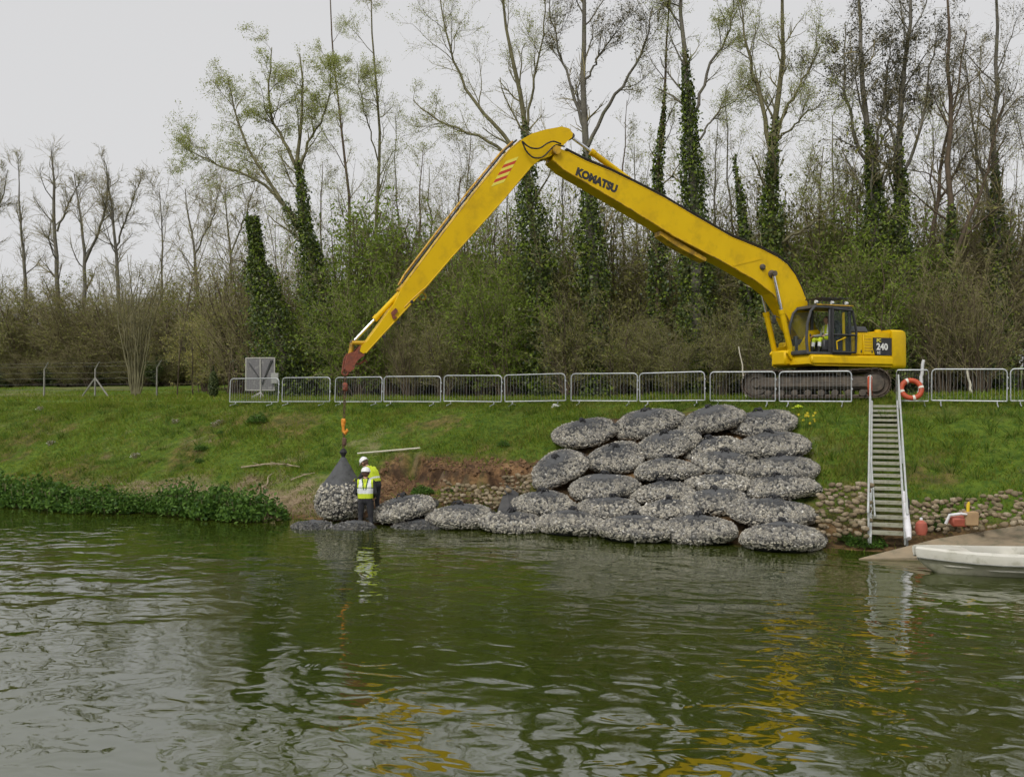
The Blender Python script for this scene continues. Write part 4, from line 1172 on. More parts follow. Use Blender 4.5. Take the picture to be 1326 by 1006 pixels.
b_ = MB(); b_.box((1.9, 0, .26), (.3, 1.05, .04), bev=.01); b_.build('thwart', M['hull'], boat)

def small(name, label, cat, px, py, Y, fn):
    p = at_y(px, py, Y); o = empty(name, tuple(p)); set_props(o, label, cat); fn(o); return o
M['redpl'] = mat('faded_red_plastic', (.42, .10, .06), (.34, .09, .06), scale=6, rough=.6)
M['cardb'] = mat('tan_wood', (.40, .27, .14), (.32, .21, .11), scale=6, rough=.8)
M['yel_pl'] = mat('yellow_plastic', (.72, .50, .02), rough=.5)
def f_(o):
    b_ = MB(); b_.lathe([(.02, -.16), (.10, -.15), (.13, -.02), (.11, .1), (.04, .16), (.01, .17)], 12); b_.build('float_body', M['redpl'], o)
    b_ = MB(); b_.lathe([(.01, .15), (.035, .15), (.03, .21), (.01, .22)], 8); b_.build('float_neck', M['white_pl'], o)
small('marker_float', 'small red float with white neck in the weeds by the steps', 'float', 1193, 683, 21.6, f_)
def f_(o):
    b_ = MB(); b_.box((0, 0, 0), (.34, .26, .20), rotz(.3) @ rotx(.25), bev=.03); b_.build('crate_body', M['redpl'], o)
    b_ = MB(); b_.tube([(-.26, -.16, -.06), (-.18, -.17, .13), (.05, -.16, .17), (.16, -.16, .16)], [.03, .035, .03, .02], 8); b_.build('white_edge', M['white_pl'], o)
small('plastic_crate', 'faded red plastic crate with white edge on the slipway', 'crate', 1241, 674, 22.0, f_)
def f_(o):
    b_ = MB(); b_.box((0, 0, 0), (.28, .2, .30), rotz(.2), bev=.02); b_.build('block', M['cardb'], o)
    b_ = MB(); b_.tube([(-.06, -.05, .1), (-.05, -.05, .30), (-.03, -.05, .36)], [.03, .035, .02], 8); b_.build('handle', M['yel_pl'], o)
small('wooden_post_block', 'tan wooden block with yellow handle beside the red crate', 'block', 1257, 671, 22.0, f_)

# ------------------------------------------------------------------ remains of old sandbag revetment
M['sandbag'] = mat('weathered_sandbag', (.40, .33, .22), rough=.95, island=[(.20, .15, .09), (.34, .27, .17), (.44, .37, .25), (.52, .46, .34), (.29, .22, .13)])
M['sandbag2'] = mat('weathered_sandbag_pale', (.45, .38, .27), (.28, .21, .13), scale=.9, rough=.95, coord='Object')
sb_v, rs = [], np.random.default_rng(9)
sb_meshes = []
for k_ in range(5):
    V_ = ICO_V * (1 + .10 * rs.normal(size=(12, 1))); V_ = np.sign(V_) * np.abs(V_) ** .75 * np.array([.085, .07, .058])
    me = mesh_np('sandbag', V_, [ICO_F]); 
    mm = mat('sandbag_%d' % k_, [(.22, .17, .10), (.31, .25, .16), (.12, .095, .055), (.40, .34, .24), (.15, .14, .07)][k_], (.20, .15, .09), scale=14, rough=.95, bump=.3)
    me.materials.append(mm); sb_meshes.append(me)
def bag_heap(label, rows, lean, seed, drop=.1):
    "rows: list of (list of world points along the course)"
    rg = np.random.default_rng(seed); p0 = rows[0][0]
    root = empty('sandbag_heap', tuple(p0)); set_props(root, label, 'sandbags')
    for r_, pts in enumerate(rows):
        for p in pts:
            if rg.random() < drop: continue
            o = link('sandbag', sb_meshes[rg.integers(5)], root)
            o.location = tuple(np.array(p) - p0 + rg.normal(0, .028, 3)); o.rotation_euler = tuple(rg.normal(0, .25, 3)); sc = rg.uniform(.6, 1.18); o.scale = (sc, sc, sc * rg.uniform(.9, 1.1))
    return root
def course(pxa, pxb, pya, pyb, Y, n, hgt, rows, lean=.08):
    out = []
    for r_ in range(rows):
        L_ = []
        for i in range(n + (r_ % 2)):
            t = (i + (.0 if r_ % 2 == 0 else -.5)) / (n - 1)
            p = at_y(pxa + (pxb - pxa) * t, pya + (pyb - pya) * t, Y + .25 * math.sin(t * 5))
            L_.append(p + np.array([0, r_ * lean, r_ * hgt]))
        out.append(L_)
    return out
bag_heap('broken heap of small cream sandbags under the soil scar', course(572, 650, 648, 657, 23.0, 16, .088, 6, .05), 0, 21, .12)
bag_heap('second stub of cream sandbags between the scar and the rock wall', course(650, 682, 640, 636, 23.9, 8, .088, 6, .04), 0, 22, .10)
bag_heap('old sandbag facing between the rock wall and the steps', course(1060, 1122, 692, 692, 21.75, 11, .088, 12, .13), 0, 23, .26)
bag_heap('old sandbag facing past the steps above the slipway', course(1184, 1330, 690, 676, 21.9, 27, .088, 7, .15), 0, 24, .30)

# black geotextile sheet between the scar and the wall
M['sheet'] = mat('black_geotextile', (.045, .045, .047), (.07, .068, .066), scale=5, rough=.8, bump=.3)
c4 = [at_y(644, 664, 22.1), at_y(656, 630, 23.6), at_y(672, 641, 23.5), at_y(668, 652, 22.9), at_y(660, 664, 22.1)]
p0 = c4[0]; b_ = MB(); nrm = np.array([.02, -.05, .05])
b_.add([tuple(p - p0) for p in c4] + [tuple(p - p0 + nrm) for p in c4], [(4, 3, 2, 1, 0), (5, 6, 7, 8, 9)] + [(i, (i + 1) % 5, (i + 1) % 5 + 5, i + 5) for i in range(5)])
o = b_.build('fabric_sheet', M['sheet'], smooth=False); o.location = tuple(p0); set_props(o, 'black fabric sheet lying between the sandbag stub and the rock wall', 'sheet')

# clods and turf along the scarp of the scar
M['clod'] = mat('soil_clod', (.11, .062, .032), (.20, .115, .055), scale=5, rough=1.0, bump=.6, bscale=22)
rg = np.random.default_rng(44)
N = 900
x = rg.uniform(SCAR_X0 + .3, SCAR_X1 - .2, N); y = rg.uniform(22.4, 26.0, N); kp = soil_mask(x, y) > .5; x, y = x[kp], y[kp]
P_ = np.stack([x, y, ground_z(x, y) + .0], -1)
o = link('soil_clods', stones_mesh('soil_clods', P_, .055, rg), None, M['clod']); set_props(o, 'loose brown soil clods in the slumped scar', 'soil', kind='stuff')

# ------------------------------------------------------------------ litter, poles and branches on the bank
def pole(name, label, cat, a, c, r0, r1, matl, bend=.0, twigs=0, seed=0):
    a = np.array(a); c = np.array(c); rg = np.random.default_rng(seed)
    k_ = 9; t = np.linspace(0, 1, k_)[:, None]; P_ = (c - a) * t
    L_ = np.linalg.norm(c - a)
    P_ = P_ + bend * L_ * np.concatenate([rg.normal(0, .03, (k_, 2)), np.sin(t * math.pi) * .05], 1)
    b_ = MB(); b_.tube(P_, np.linspace(r0, r1, k_), 7)
    for j in range(twigs):
        i_ = rg.integers(2, k_ - 1); d_ = rg.normal(0, 1, 3); d_[2] = abs(d_[2]) * .5; d_ *= .3 / np.linalg.norm(d_)
        b_.tube([P_[i_], P_[i_] + d_ * .6, P_[i_] + d_], [r1 * .7, r1 * .5, r1 * .25], 5)
    o = b_.build(name, matl); o.location = tuple(a); set_props(o, label, cat); return o
M['pale'] = mat('pale_pole', (.62, .58, .48), (.52, .48, .38), scale=5, rough=.6)
M['bark'] = mat('tree_bark', (.145, .122, .085), (.085, .075, .055), scale=3, rough=.95, bump=.6, bscale=12, grime=(.16, .16, .07), gscale=.8)
M['drift'] = mat('driftwood', (.42, .34, .24), (.30, .24, .16), scale=6, rough=.9)
def og(px, py, l_=.06): return on_ground(px, py, l_)
pole('survey_pole', 'long straight white pole lying on the grass above the workers', 'pole', og(463, 587, .12), og(544, 580, .12), .028, .028, M['pale'])
pole('dead_branch', 'long pale dead branch lying across the dry reed litter', 'branch', og(316, 605), og(390, 604), .030, .018, M['drift'], 1, 4, 5)
pole('dead_branch', 'short dead stick standing out of the reed litter by the nettles', 'branch', og(341, 634), og(351, 613), .022, .014, M['drift'], 1, 1, 6)
pole('dead_branch', 'thin dead stick half buried in the litter near the hanging bag', 'branch', og(376, 622), og(409, 612), .02, .012, M['drift'], 1, 2, 7)
M['litter'] = mat('white_litter', (.75, .75, .74), rough=.6)
def crumple(name, label, px, py, s_, matl, seed, cat='litter'):
    rg = np.random.default_rng(seed); p = og(px, py, .04)
    bm_ = bmesh.new(); bmesh.ops.create_icosphere(bm_, subdivisions=2, radius=1)
    for v_ in bm_.verts: v_.co = Vector((v_.co.x * s_ * (1 + .4 * rg.normal()), v_.co.y * s_ * .7 * (1 + .3 * rg.normal()), v_.co.z * s_ * .55 * (1 + .35 * rg.normal())))
    me = bpy.data.meshes.new(name); bm_.to_mesh(me); bm_.free()
    o = link(name, me, None, matl); o.location = tuple(p); set_props(o, label, cat); return o
crumple('crumpled_bag', 'crumpled white plastic litter lying under the barriers', 719, 526, .13, M['litter'], 1)
crumple('crumpled_jacket', 'small dark crumpled cloth beside the yellow bundle under the barriers', 1031, 521.5, .12, M['darkgrey'], 2, 'cloth')
M['hivis_y'] = mat('hivis_yellow', (.60, .72, .03), (.50, .62, .02), scale=6, rough=.7)
crumple('crumpled_vest', 'crumpled bright yellow bundle under the barriers by the tracks', 1034, 527, .12, M['hivis_y'], 3, 'cloth')

# daffodils
M['daff'] = leaf_mat('daffodil_petal', [(.80, .62, .02), (.85, .72, .08)], .3)
M['dleaf'] = leaf_mat('daffodil_leaf', [(.05, .12, .02), (.09, .18, .03)], .3)
p = og(1045, 553, 0); df = empty('daffodil_clump', tuple(p)); set_props(df, 'clump of yellow daffodils on the grass beside the rock wall', 'flowers')
rg = np.random.default_rng(12)
bl = MB()
for j in range(40):
    x_, y_ = rg.normal(0, .14, 2); h_ = rg.uniform(.15, .34); a_ = rg.uniform(0, 6.28); dx, dy_ = rg.normal(0, .06, 2)
    bl.add([(x_ - .008 * math.cos(a_), y_ - .008 * math.sin(a_), -.03), (x_ + .008 * math.cos(a_), y_ + .008 * math.sin(a_), -.03), (x_ + dx, y_ + dy_, h_)], [(0, 1, 2)])
bl.build('leaves', M['dleaf'], df, smooth=False)
for j in range(13):
    x_, y_ = rg.normal(0, .13), rg.normal(0, .10); h_ = rg.uniform(.10, .42)
    fb = MB()
    for k_ in range(6):
        a_ = k_ * math.pi / 3; fb.add([(x_, y_ - .02, h_), (x_ + .030 * math.cos(a_ - .35), y_ - .035, h_ + .030 * math.sin(a_ - .35)), (x_ + .048 * math.cos(a_), y_ - .03, h_ + .048 * math.sin(a_)), (x_ + .030 * math.cos(a_ + .35), y_ - .035, h_ + .030 * math.sin(a_ + .35))], [(0, 1, 2, 3)])
    fb.tube([(x_, y_ - .03, h_), (x_, y_ - .09, h_)], [.014, .02], 6)
    fb.build('flower', M['daff'], df, smooth=False)
    sb_ = MB(); sb_.tube([(x_, y_, -.03), (x_, y_ - .02, h_)], .005, 4); sb_.build('stalk', M['dleaf'], df, smooth=False)

# ------------------------------------------------------------------ grey board on a trestle, behind the barriers
M['board'] = mat('grey_board', (.17, .165, .17), (.13, .125, .13), scale=5, rough=.85, grime=(.33, .32, .31), gscale=5)
M['conc_grey'] = mat('grey_meter_box', (.27, .27, .255), (.33, .33, .31), scale=5, rough=.8)
M['board_edge'] = mat('pale_board_edge', (.42, .41, .37), (.34, .33, .3), scale=6, rough=.7)
p = at_y(337, 510, 36.0); zb = gz(p[0], p[1])
bdp = empty('notice_board', (p[0], p[1], zb), math.radians(14)); set_props(bdp, 'big square grey board with crossed braces on a splayed stand', 'board')
bw, bz0, bz1 = 1.42, .42, 1.95
b_ = MB(); b_.box((0, 0, (bz0 + bz1) / 2), (bw, .05, bz1 - bz0), bev=.01); b_.build('panel', M['board'], bdp)
for (c_, d_) in (((-bw / 2, 0, (bz0 + bz1) / 2), (.06, .08, bz1 - bz0)), ((0, 0, bz1), (bw + .06, .08, .06)), ((0, 0, bz0), (bw + .06, .08, .05)), ((bw / 2, 0, (bz0 + bz1) / 2), (.045, .08, bz1 - bz0))):
    b_ = MB(); b_.box(c_, d_, bev=.01); b_.build('frame_strip', M['board_edge'], bdp)
for (a_, c_) in (((-.55, -.06, 1.72), (-.05, -.06, 1.05)), ((.55, -.06, 1.85), (.12, -.06, .72)), ((.62, -.06, 1.85), (.20, -.06, .95))):
    b_ = MB(); b_.tube([a_, c_], .028, 6); b_.build('brace', M['darkgrey'], bdp)
b_ = MB(); b_.tube([(.02, -.06, 1.9), (.05, -.07, .0)], .035, 6); b_.build('stand_post', M['board_edge'], bdp)
for (dx, dy_) in ((-.75, -.1), (-.35, -.45), (-.12, -.5), (.2, -.5), (.42, -.4), (.1, .5)):
    b_ = MB(); b_.tube([(.05, -.07, .34), (.05 + dx * .5, -.07 + dy_ * .5, .14), (.05 + dx, -.07 + dy_, .0)], .018, 5); b_.build('stand_leg', M['board_edge'], bdp)
b_ = MB(); b_.box((.78, -.14, .98), (.36, .14, .50), bev=.02); b_.build('meter_box', M['conc_grey'], bdp)

# ------------------------------------------------------------------ concrete perimeter fence in the field
M['conc'] = mat('concrete_post', (.30, .29, .26), (.22, .21, .185), scale=6, rough=.95, bump=.3)
M['wire'] = mat('fence_wire', (.16, .155, .15), (.11, .10, .09), scale=6, rough=.7)
FYF = 48.0
fp = [(-10, 512), (57, 512), (123, 513.5), (203, 513)]
base = at_y(123, 513, FYF); pf = empty('perimeter_fence', (base[0], FYF, gz(base[0], FYF))); set_props(pf, 'wire fence on cranked concrete posts across the far field', 'fence')
bz = gz(base[0], FYF)
tops = []
for (px, py) in fp:
    x_ = x_at(px, FYF); z_ = gz(x_, FYF) - bz; xr = x_ - base[0]
    b_ = MB(); b_.box((xr, 0, z_ + .95), (.10, .10, 2.1), bev=.012, taper=.85); b_.tube([(xr, 0, z_ + 1.95), (xr + .42, -.05, z_ + 2.45)], [.045, .035], 6); b_.build('fence_post', M['conc'], pf)
    tops.append((xr, z_))
xr, z_ = tops[2]
for s_ in (-1, 1):
    b_ = MB(); b_.tube([(xr, 0, z_ + 1.35), (xr + s_ * 1.25, 0, z_ + .0)], .055, 6); b_.build('strut', M['conc'], pf)
for hgt in (.1, .5, .9, 1.3, 1.7, 2.15, 2.38):
    b_ = MB(); b_.tube([(x_ + (.30 if hgt > 2 else 0), -.04, zz_ + hgt) for (x_, zz_) in tops], .009, 4); b_.build('wire', M['wire'], pf)
# white horse-fence posts and a bare stick by the tracks
def stick(px, py0, py1, Y, r_, label, lean=0.0, matl='pale', cat='post', name='stake'):
    a_ = at_y(px, py0, Y); a_[2] = gz(a_[0], a_[1]) - .05; c_ = at_y(px + lean, py1, Y)
    pole(name, label, cat, a_, c_, r_, r_ * .8, M[matl], .5, 0, int(px))
stick(966, 505, 449, 36, .03, 'thin bare stake standing behind the idler end of the tracks', -9)
stick(1190, 500, 466, 39, .07, 'stubby white forked post behind the life ring barrier', 6, 'white_pl')
stick(1206, 496, 456, 42, .05, 'white post standing in the wood behind the life ring barrier', -3, 'white_pl')
stick(1258, 495, 478, 40, .05, 'pale leaning stake behind the barrier past the steps', -6, 'pale')

# ------------------------------------------------------------------ people
M['skin'] = mat('skin', (.52, .30, .21), (.46, .25, .17), scale=12, rough=.55)
M['hair'] = mat('hair', (.10, .05, .03), (.07, .035, .02), scale=30, rough=.7)
M['dark_cloth'] = mat('dark_cloth', (.022, .022, .026), (.04, .04, .045), scale=9, rough=.9, bump=.3, bscale=40)
M['grey_cloth'] = mat('grey_cloth', (.16, .165, .17), (.22, .225, .23), scale=9, rough=.9)
M['white_cloth'] = mat('white_cloth', (.62, .62, .62), (.52, .52, .53), scale=9, rough=.85)
M['reflect'] = mat('reflective_band', (.78, .80, .80), (.70, .72, .72), scale=12, rough=.4)
M['helmet'] = mat('white_helmet', (.80, .80, .80), rough=.3)
M['boot'] = mat('rubber_boot', (.018, .02, .018), rough=.5)
def caps(a, b, ra, rb, n=14):
    a = np.asarray(a, float); b = np.asarray(b, float); d = b - a; L_ = np.linalg.norm(d) + 1e-9; d = d / L_
    P_, r_ = [], []
    for t in np.linspace(0, math.pi / 2, 5)[0:]: P_.append(a - d * ra * math.cos(t)); r_.append(max(ra * math.sin(t), ra * .02))
    for t in np.linspace(math.pi / 2, 0, 5): P_.append(b + d * rb * math.cos(t)); r_.append(max(rb * math.sin(t), rb * .02))
    return P_, r_
def seg_dist(P_, a, b, ra, rb):
    a = np.asarray(a, float); b = np.asarray(b, float); d = b - a
    t = np.clip(((P_ - a) @ d) / (d @ d + 1e-12), 0, 1)
    return np.linalg.norm(P_ - (a + t[:, None] * d), axis=1) - (ra + (rb - ra) * t)
def make_person(label, loc, heading, J, cols, helmet=True, vest=None, trouser_band=None, hair_len=.0, mats_extra=None):
    "J: joints in local coordinates (x forward, y left, z up)"
    g = lambda k_: np.array(J[k_], float)
    prim = []
    pel, chest, neck, head = g('pelvis'), g('chest'), g('neck'), g('head')
    lat = g('sho_l') - g('sho_r'); lat /= np.linalg.norm(lat)
    hl = g('hip_l') - g('hip_r'); hl /= np.linalg.norm(hl)
    for s_ in (-1, 1):
        prim.append((pel + hl * .07 * s_, chest + lat * .09 * s_, .115, .125, 'torso'))
        prim.append((chest + lat * .08 * s_, neck + lat * .05 * s_ - (neck - chest) * .12, .12, .075, 'torso'))
        prim.append((chest + lat * .02 * s_, (g('sho_l') if s_ > 0 else g('sho_r')) * .9 + chest * .1, .10, .075, 'torso'))
    prim.append((pel, chest, .12, .13, 'torso'))
    prim.append((neck - (head - neck) * .3, head - (head - neck) * .2, .058, .055, 'skin'))
    up = (head - neck) / np.linalg.norm(head - neck)
    face = np.array(J.get('face', (1, 0, 0)), float); face = face - up * np.dot(face, up); face /= np.linalg.norm(face)
    side = np.cross(up, face)
    prim.append((head - up * .02 - face * .015, head + up * .045 - face * .02, .088, .092, 'hair'))
    prim.append((head - up * .06 + face * .03, head + up * .03 + face * .025, .062, .075, 'skin'))
    prim.append((head - up * .085 + face * .05, head - up * .085 + face * .055, .036, .034, 'skin'))
    prim.append((head - up * .005 + face * .095, head - up * .03 + face * .112, .011, .016, 'skin'))
    for s_ in (-1, 1):
        prim.append((head - up * .03 + side * .088 * s_, head + up * .015 + side * .095 * s_, .014, .018, 'skin'))
        prim.append((head + up * .012 + face * .085 + side * .032 * s_, head + up * .012 + face * .09 + side * .034 * s_, .012, .011, 'skin'))
    for sd_ in ('l', 'r'):
        hip, kn, an = g('hip_' + sd_), g('knee_' + sd_), g('ank_' + sd_)
        prim += [(hip, kn, .098, .066, 'leg'), (kn, (kn + an) / 2, .064, .062, 'leg'), ((kn + an) / 2, an, .062, .048, 'leg')]
        toe = an + np.array(J.get('toe', (.16, 0, -.055)), float); heel = an + np.array((-.045, 0, -.05))
        prim += [(heel, toe, .044, .040, 'boot'), (an + np.array((0, 0, .12)), an, .062, .055, 'boot')]
        sh, el, wr = g('sho_' + sd_), g('elb_' + sd_), g('wri_' + sd_)
        prim += [(sh, el, .068, .050, 'arm'), (el, wr, .049, .036, 'arm')]
        hd = wr - el; hd /= np.linalg.norm(hd)
        pr = np.cross(hd, np.array((0, 0, 1.0))); pr /= np.linalg.norm(pr) + 1e-9
        nn = np.cross(pr, hd)
        pm = wr + hd * .055
        prim += [(wr + hd * .01 + pr * .012, pm + pr * .026, .022, .020, 'hand'), (wr + hd * .01 - pr * .012, pm - pr * .026, .022, .020, 'hand')]
        for f_i, (o_, ln) in enumerate(((.034, .058), (.012, .068), (-.011, .064), (-.033, .050))):
            k0 = pm + pr * o_ + hd * .015; k1 = k0 + hd * ln * .55 - nn * .012; k2 = k1 + hd * ln * .3 - nn * .03
            prim += [(k0, k1, .0115, .0105, 'hand'), (k1, k2, .0105, .0095, 'hand')]
        t0 = wr + hd * .025 + pr * .030; t1 = t0 + pr * .030 + hd * .025 - nn * .01; t2 = t1 + hd * .03 - nn * .012
        prim += [(t0, t1, .014, .012, 'hand'), (t1, t2, .012, .0105, 'hand')]
    mb = MB()
    for (a, b, ra, rb, tg) in prim:
        P_, r_ = caps(a, b, ra, rb); mb.tube(P_, r_, 12)
    me0 = mb.mesh('body_raw', True)
    tmp = bpy.data.objects.new('body_raw', me0); COL.objects.link(tmp)
    md = tmp.modifiers.new('remesh', 'REMESH'); md.mode = 'VOXEL'; md.voxel_size = .0125
    md2 = tmp.modifiers.new('smooth', 'SMOOTH'); md2.iterations = 3; md2.factor = .4
    dg = bpy.context.evaluated_depsgraph_get()
    me = bpy.data.meshes.new_from_object(tmp.evaluated_get(dg)); me.name = 'person'
    bpy.data.objects.remove(tmp); bpy.data.meshes.remove(me0)
    nV = len(me.vertices); Vv = np.empty(nV * 3, np.float32); me.vertices.foreach_get('co', Vv); Vv = Vv.reshape(-1, 3)
    nP = len(me.polygons); cen = np.empty(nP * 3, np.float32); me.polygons.foreach_get('center', cen); cen = cen.reshape(-1, 3)
    D_ = np.stack([seg_dist(cen, a, b, ra, rb) for (a, b, ra, rb, tg) in prim], 1)
    tags = np.array([tg for (*_, tg) in prim])[D_.argmin(1)]
    order = ['skin', 'hair', 'torso', 'leg', 'boot', 'arm', 'hand', 'band']
    mi = np.zeros(nP, np.int32)
    for i, k_ in enumerate(order): mi[tags == k_] = i
    below = np.where(tags == 'torso', ((cen - pel) @ ((chest - pel) / np.linalg.norm(chest - pel))) < .0, False); mi[below] = 3
    if trouser_band is not None:
        for sd_ in ('l', 'r'):
            kn, an = g('knee_' + sd_), g('ank_' + sd_)
            t = ((cen - kn) @ (an - kn)) / ((an - kn) @ (an - kn))
            near = (seg_dist(cen, kn, an, .07, .06) < .03) & (t > trouser_band[0]) & (t < trouser_band[1])
            mi[near & (tags == 'leg')] = 7
    me.materials.clear()
    for k_ in order: me.materials.append(cols[k_])
    me.polygons.foreach_set('material_index', mi); me.polygons.foreach_set('use_smooth', np.full(nP, True)); me.update()
    po = link('person', me); po.location = loc; po.rotation_euler = (0, 0, heading); set_props(po, label, 'person')
    nor = np.empty(nV * 3, np.float32); me.vertices.foreach_get('normal', nor); nor = nor.reshape(-1, 3)
    loops = np.empty(len(me.loops), np.int32); me.loops.foreach_get('vertex_index', loops)
    ls = np.empty(nP, np.int32); lt = np.empty(nP, np.int32); me.polygons.foreach_get('loop_start', ls); me.polygons.foreach_get('loop_total', lt)
    if vest:
        ax = (neck - pel); Lx = np.linalg.norm(ax); ax = ax / Lx
        h_ = (cen - pel) @ ax / Lx; lt_ = np.abs((cen - chest) @ lat)
        sel = np.isin(tags, ['torso', 'arm']) & (h_ > vest['lo']) & (h_ < 1.02) & (lt_ < .205) & (lt == 4)
        q_ = loops[ls[sel][:, None] + np.arange(4)]
        uq, inv = np.unique(q_, return_inverse=True)
        Vo = Vv[uq] + nor[uq] * .012; Vi = Vv[uq] + nor[uq] * .001
        hq = h_[sel]; lq = ((cen - chest) @ lat)[sel]
        bands = np.zeros(len(hq), np.int32)
        for (a, b) in vest['bands']: bands[(hq > a) & (hq < b)] = 1
        if vest.get('braces'): bands[(np.abs(np.abs(lq) - .115) < .045) & (hq > .5)] = 1
        if vest.get('harness'): bands[(np.abs(np.abs(lq) - .03 - (hq - .55) * .10) < .016) & (hq > .5)] = 2; 
        if vest.get('belt'): bands[(hq > vest['belt'][0]) & (hq < vest['belt'][1])] = 2
        vm = mesh_np('vest', np.concatenate([Vo, Vi]), [inv.reshape(-1, 4), inv.reshape(-1, 4)[:, ::-1] + len(uq)], [bands, np.zeros(len(hq), np.int32)])
        for k_ in ('hivis_y', 'reflect', 'dgreen'): vm.materials.append(M[k_])
        link('vest', vm, po)
    if helmet:
        Rm = np.stack([face, side, up], 1)
        b_ = MB(xform(Rm, head + up * .035 - face * .012))
        prof = [(.128, -.005), (.126, .01), (.120, .05), (.105, .085), (.075, .115), (.035, .130), (.005, .133)]
        b_.lathe(prof, 20)
        b_.loft([[(.105 * math.cos(t) + .0, .10 * math.sin(t), .012) for t in np.linspace(-1.1, 1.1, 9)] + [(.10 * math.cos(t), .10 * math.sin(t), .004) for t in np.linspace(1.1, -1.1, 9)],
                 [(.045 + .15 * math.cos(t), .125 * math.sin(t), -.004) for t in np.linspace(-1.1, 1.1, 9)] + [(.045 + .145 * math.cos(t), .12 * math.sin(t), -.010) for t in np.linspace(1.1, -1.1, 9)]])
        b_.tube([(-.11, 0, .05), (-.06, 0, .122), (0, 0, .138), (.06, 0, .122), (.11, 0, .05)], .012, 6)
        b_.build('helmet', M['helmet'], po)
    return po
M['dgreen'] = mat('dark_green_strap', (.03, .075, .035), rough=.8)
base_c = dict(skin=M['skin'], hair=M['hair'], torso=M['dark_cloth'], leg=M['dark_cloth'], boot=M['boot'], arm=M['dark_cloth'], hand=M['skin'], band=M['reflect'])
stand = dict(pelvis=(0, 0, .95), chest=(.02, 0, 1.30), neck=(.02, 0, 1.50), head=(.05, 0, 1.66), sho_l=(.02, .19, 1.43), sho_r=(.02, -.19, 1.43),
             hip_l=(0, .105, .92), hip_r=(0, -.105, .92), knee_l=(.03, .13, .49), knee_r=(.05, -.14, .49), ank_l=(-.02, .15, .10), ank_r=(.0, -.17, .10),
             elb_l=(.05, .27, 1.14), elb_r=(.02, -.27, 1.14), wri_l=(.24, .20, 1.06), wri_r=(.20, -.20, 1.02), face=(1, .1, -.2))
# the worker with his back to the river
w1 = at_y(473, 684, 21.15)
J1 = dict(stand)
make_person('worker with his back to the river, white helmet and hi-vis vest with wide white bands', (w1[0], 21.15, at_y(473, 606, 21.15)[2] - 1.80), math.radians(112), J1, base_c,
            vest=dict(lo=.10, bands=[(.32, .58)], braces=True, harness=True, belt=(.585, .625)))
# the second worker bends towards the hanging bag behind him
J2 = dict(stand)
J2.update(pelvis=(-.02, 0, .95), chest=(.12, 0, 1.27), neck=(.26, 0, 1.42), head=(.37, 0, 1.545), sho_l=(.20, .19, 1.37), sho_r=(.20, -.19, 1.37), face=(1, 0, -.55),
          elb_l=(.34, .27, 1.12), elb_r=(.36, -.26, 1.12), wri_l=(.55, .16, 1.08), wri_r=(.57, -.15, 1.10))
w2 = at_y(485, 640, 21.75)
make_person('worker leaning over towards the hanging bag, white helmet and yellow hi-vis vest', (w2[0] + .02, 21.75, at_y(470, 592, 21.75)[2] - 1.70), math.radians(172), J2, base_c,
            vest=dict(lo=.12, bands=[(.28, .36)]))
# the operator, seated in the cab
def up_pt(x_, y_, z_): return tuple(U[:3, :3] @ np.array((x_, y_, z_)) + C3)
J3 = dict(pelvis=(0, 0, .10), chest=(-.01, 0, .42), neck=(.02, 0, .62), head=(.06, 0, .78), sho_l=(.02, .19, .55), sho_r=(.02, -.19, .55),
          hip_l=(.04, .10, .08), hip_r=(.04, -.10, .08), knee_l=(.46, .15, .14), knee_r=(.46, -.15, .14), ank_l=(.50, .15, -.24), ank_r=(.52, -.15, -.24),
          elb_l=(.08, .27, .30), elb_r=(.08, -.27, .30), wri_l=(.36, .29, .27), wri_r=(.36, -.29, .27), face=(1, .1, -.15))
c3 = dict(base_c); c3.update(torso=M['white_cloth'], arm=M['white_cloth'], leg=M['hivis_y'])
make_person('excavator operator seated in the cab, pale jacket and hi-vis trousers', up_pt(.20, .83, 1.80), ANG, J3, c3, helmet=False, trouser_band=(.25, .62), vest=dict(lo=.08, bands=[(.30, .42)], braces=True))

# ------------------------------------------------------------------ vegetation generators
def sprout(P, R, m, t0, t1, ang, length, k, wander, trop, rr, rng, fall=.5, rmin=.006, bias=None):
    N, kp, _ = P.shape
    t = rng.uniform(t0, t1, (N, m)); x = t * (kp - 1 - 1e-6); i = np.floor(x).astype(int); f = (x - i)[..., None]
    ar = np.arange(N)[:, None]
    st = P[ar, i] * (1 - f) + P[ar, i + 1] * f
    tg = P[ar, i + 1] - P[ar, i]; tg /= np.linalg.norm(tg, axis=2, keepdims=True) + 1e-9
    rad = R[ar, i] * (1 - f[..., 0]) + R[ar, i + 1] * f[..., 0]
    pr = rng.normal(size=tg.shape); pr -= tg * (pr * tg).sum(-1, keepdims=True); pr /= np.linalg.norm(pr, axis=2, keepdims=True) + 1e-9
    an = ang * rng.uniform(.6, 1.35, (N, m, 1))
    d = np.cos(an) * tg + np.sin(an) * pr
    Ls = np.atleast_1d(length)
    L_ = (Ls[:, None] if len(Ls) == N else Ls[0]) * (1 - fall * t) * rng.uniform(.6, 1.3, (N, m))
    st = st.reshape(-1, 3); d = d.reshape(-1, 3); L_ = L_.reshape(-1); r0 = np.maximum(rad.reshape(-1) * rr, rmin)
    pts = [st]; p = st
    for j in range(k - 1):
        d = d + rng.normal(0, wander, d.shape); d[:, 2] += trop; d /= np.linalg.norm(d, axis=1, keepdims=True)
        p = p + d * (L_ / (k - 1))[:, None]; pts.append(p)
    P2 = np.stack(pts, 1); R2 = r0[:, None] * np.linspace(1, .35, k)[None] ; R2 = np.maximum(R2, rmin * .6)
    return P2, R2, L_
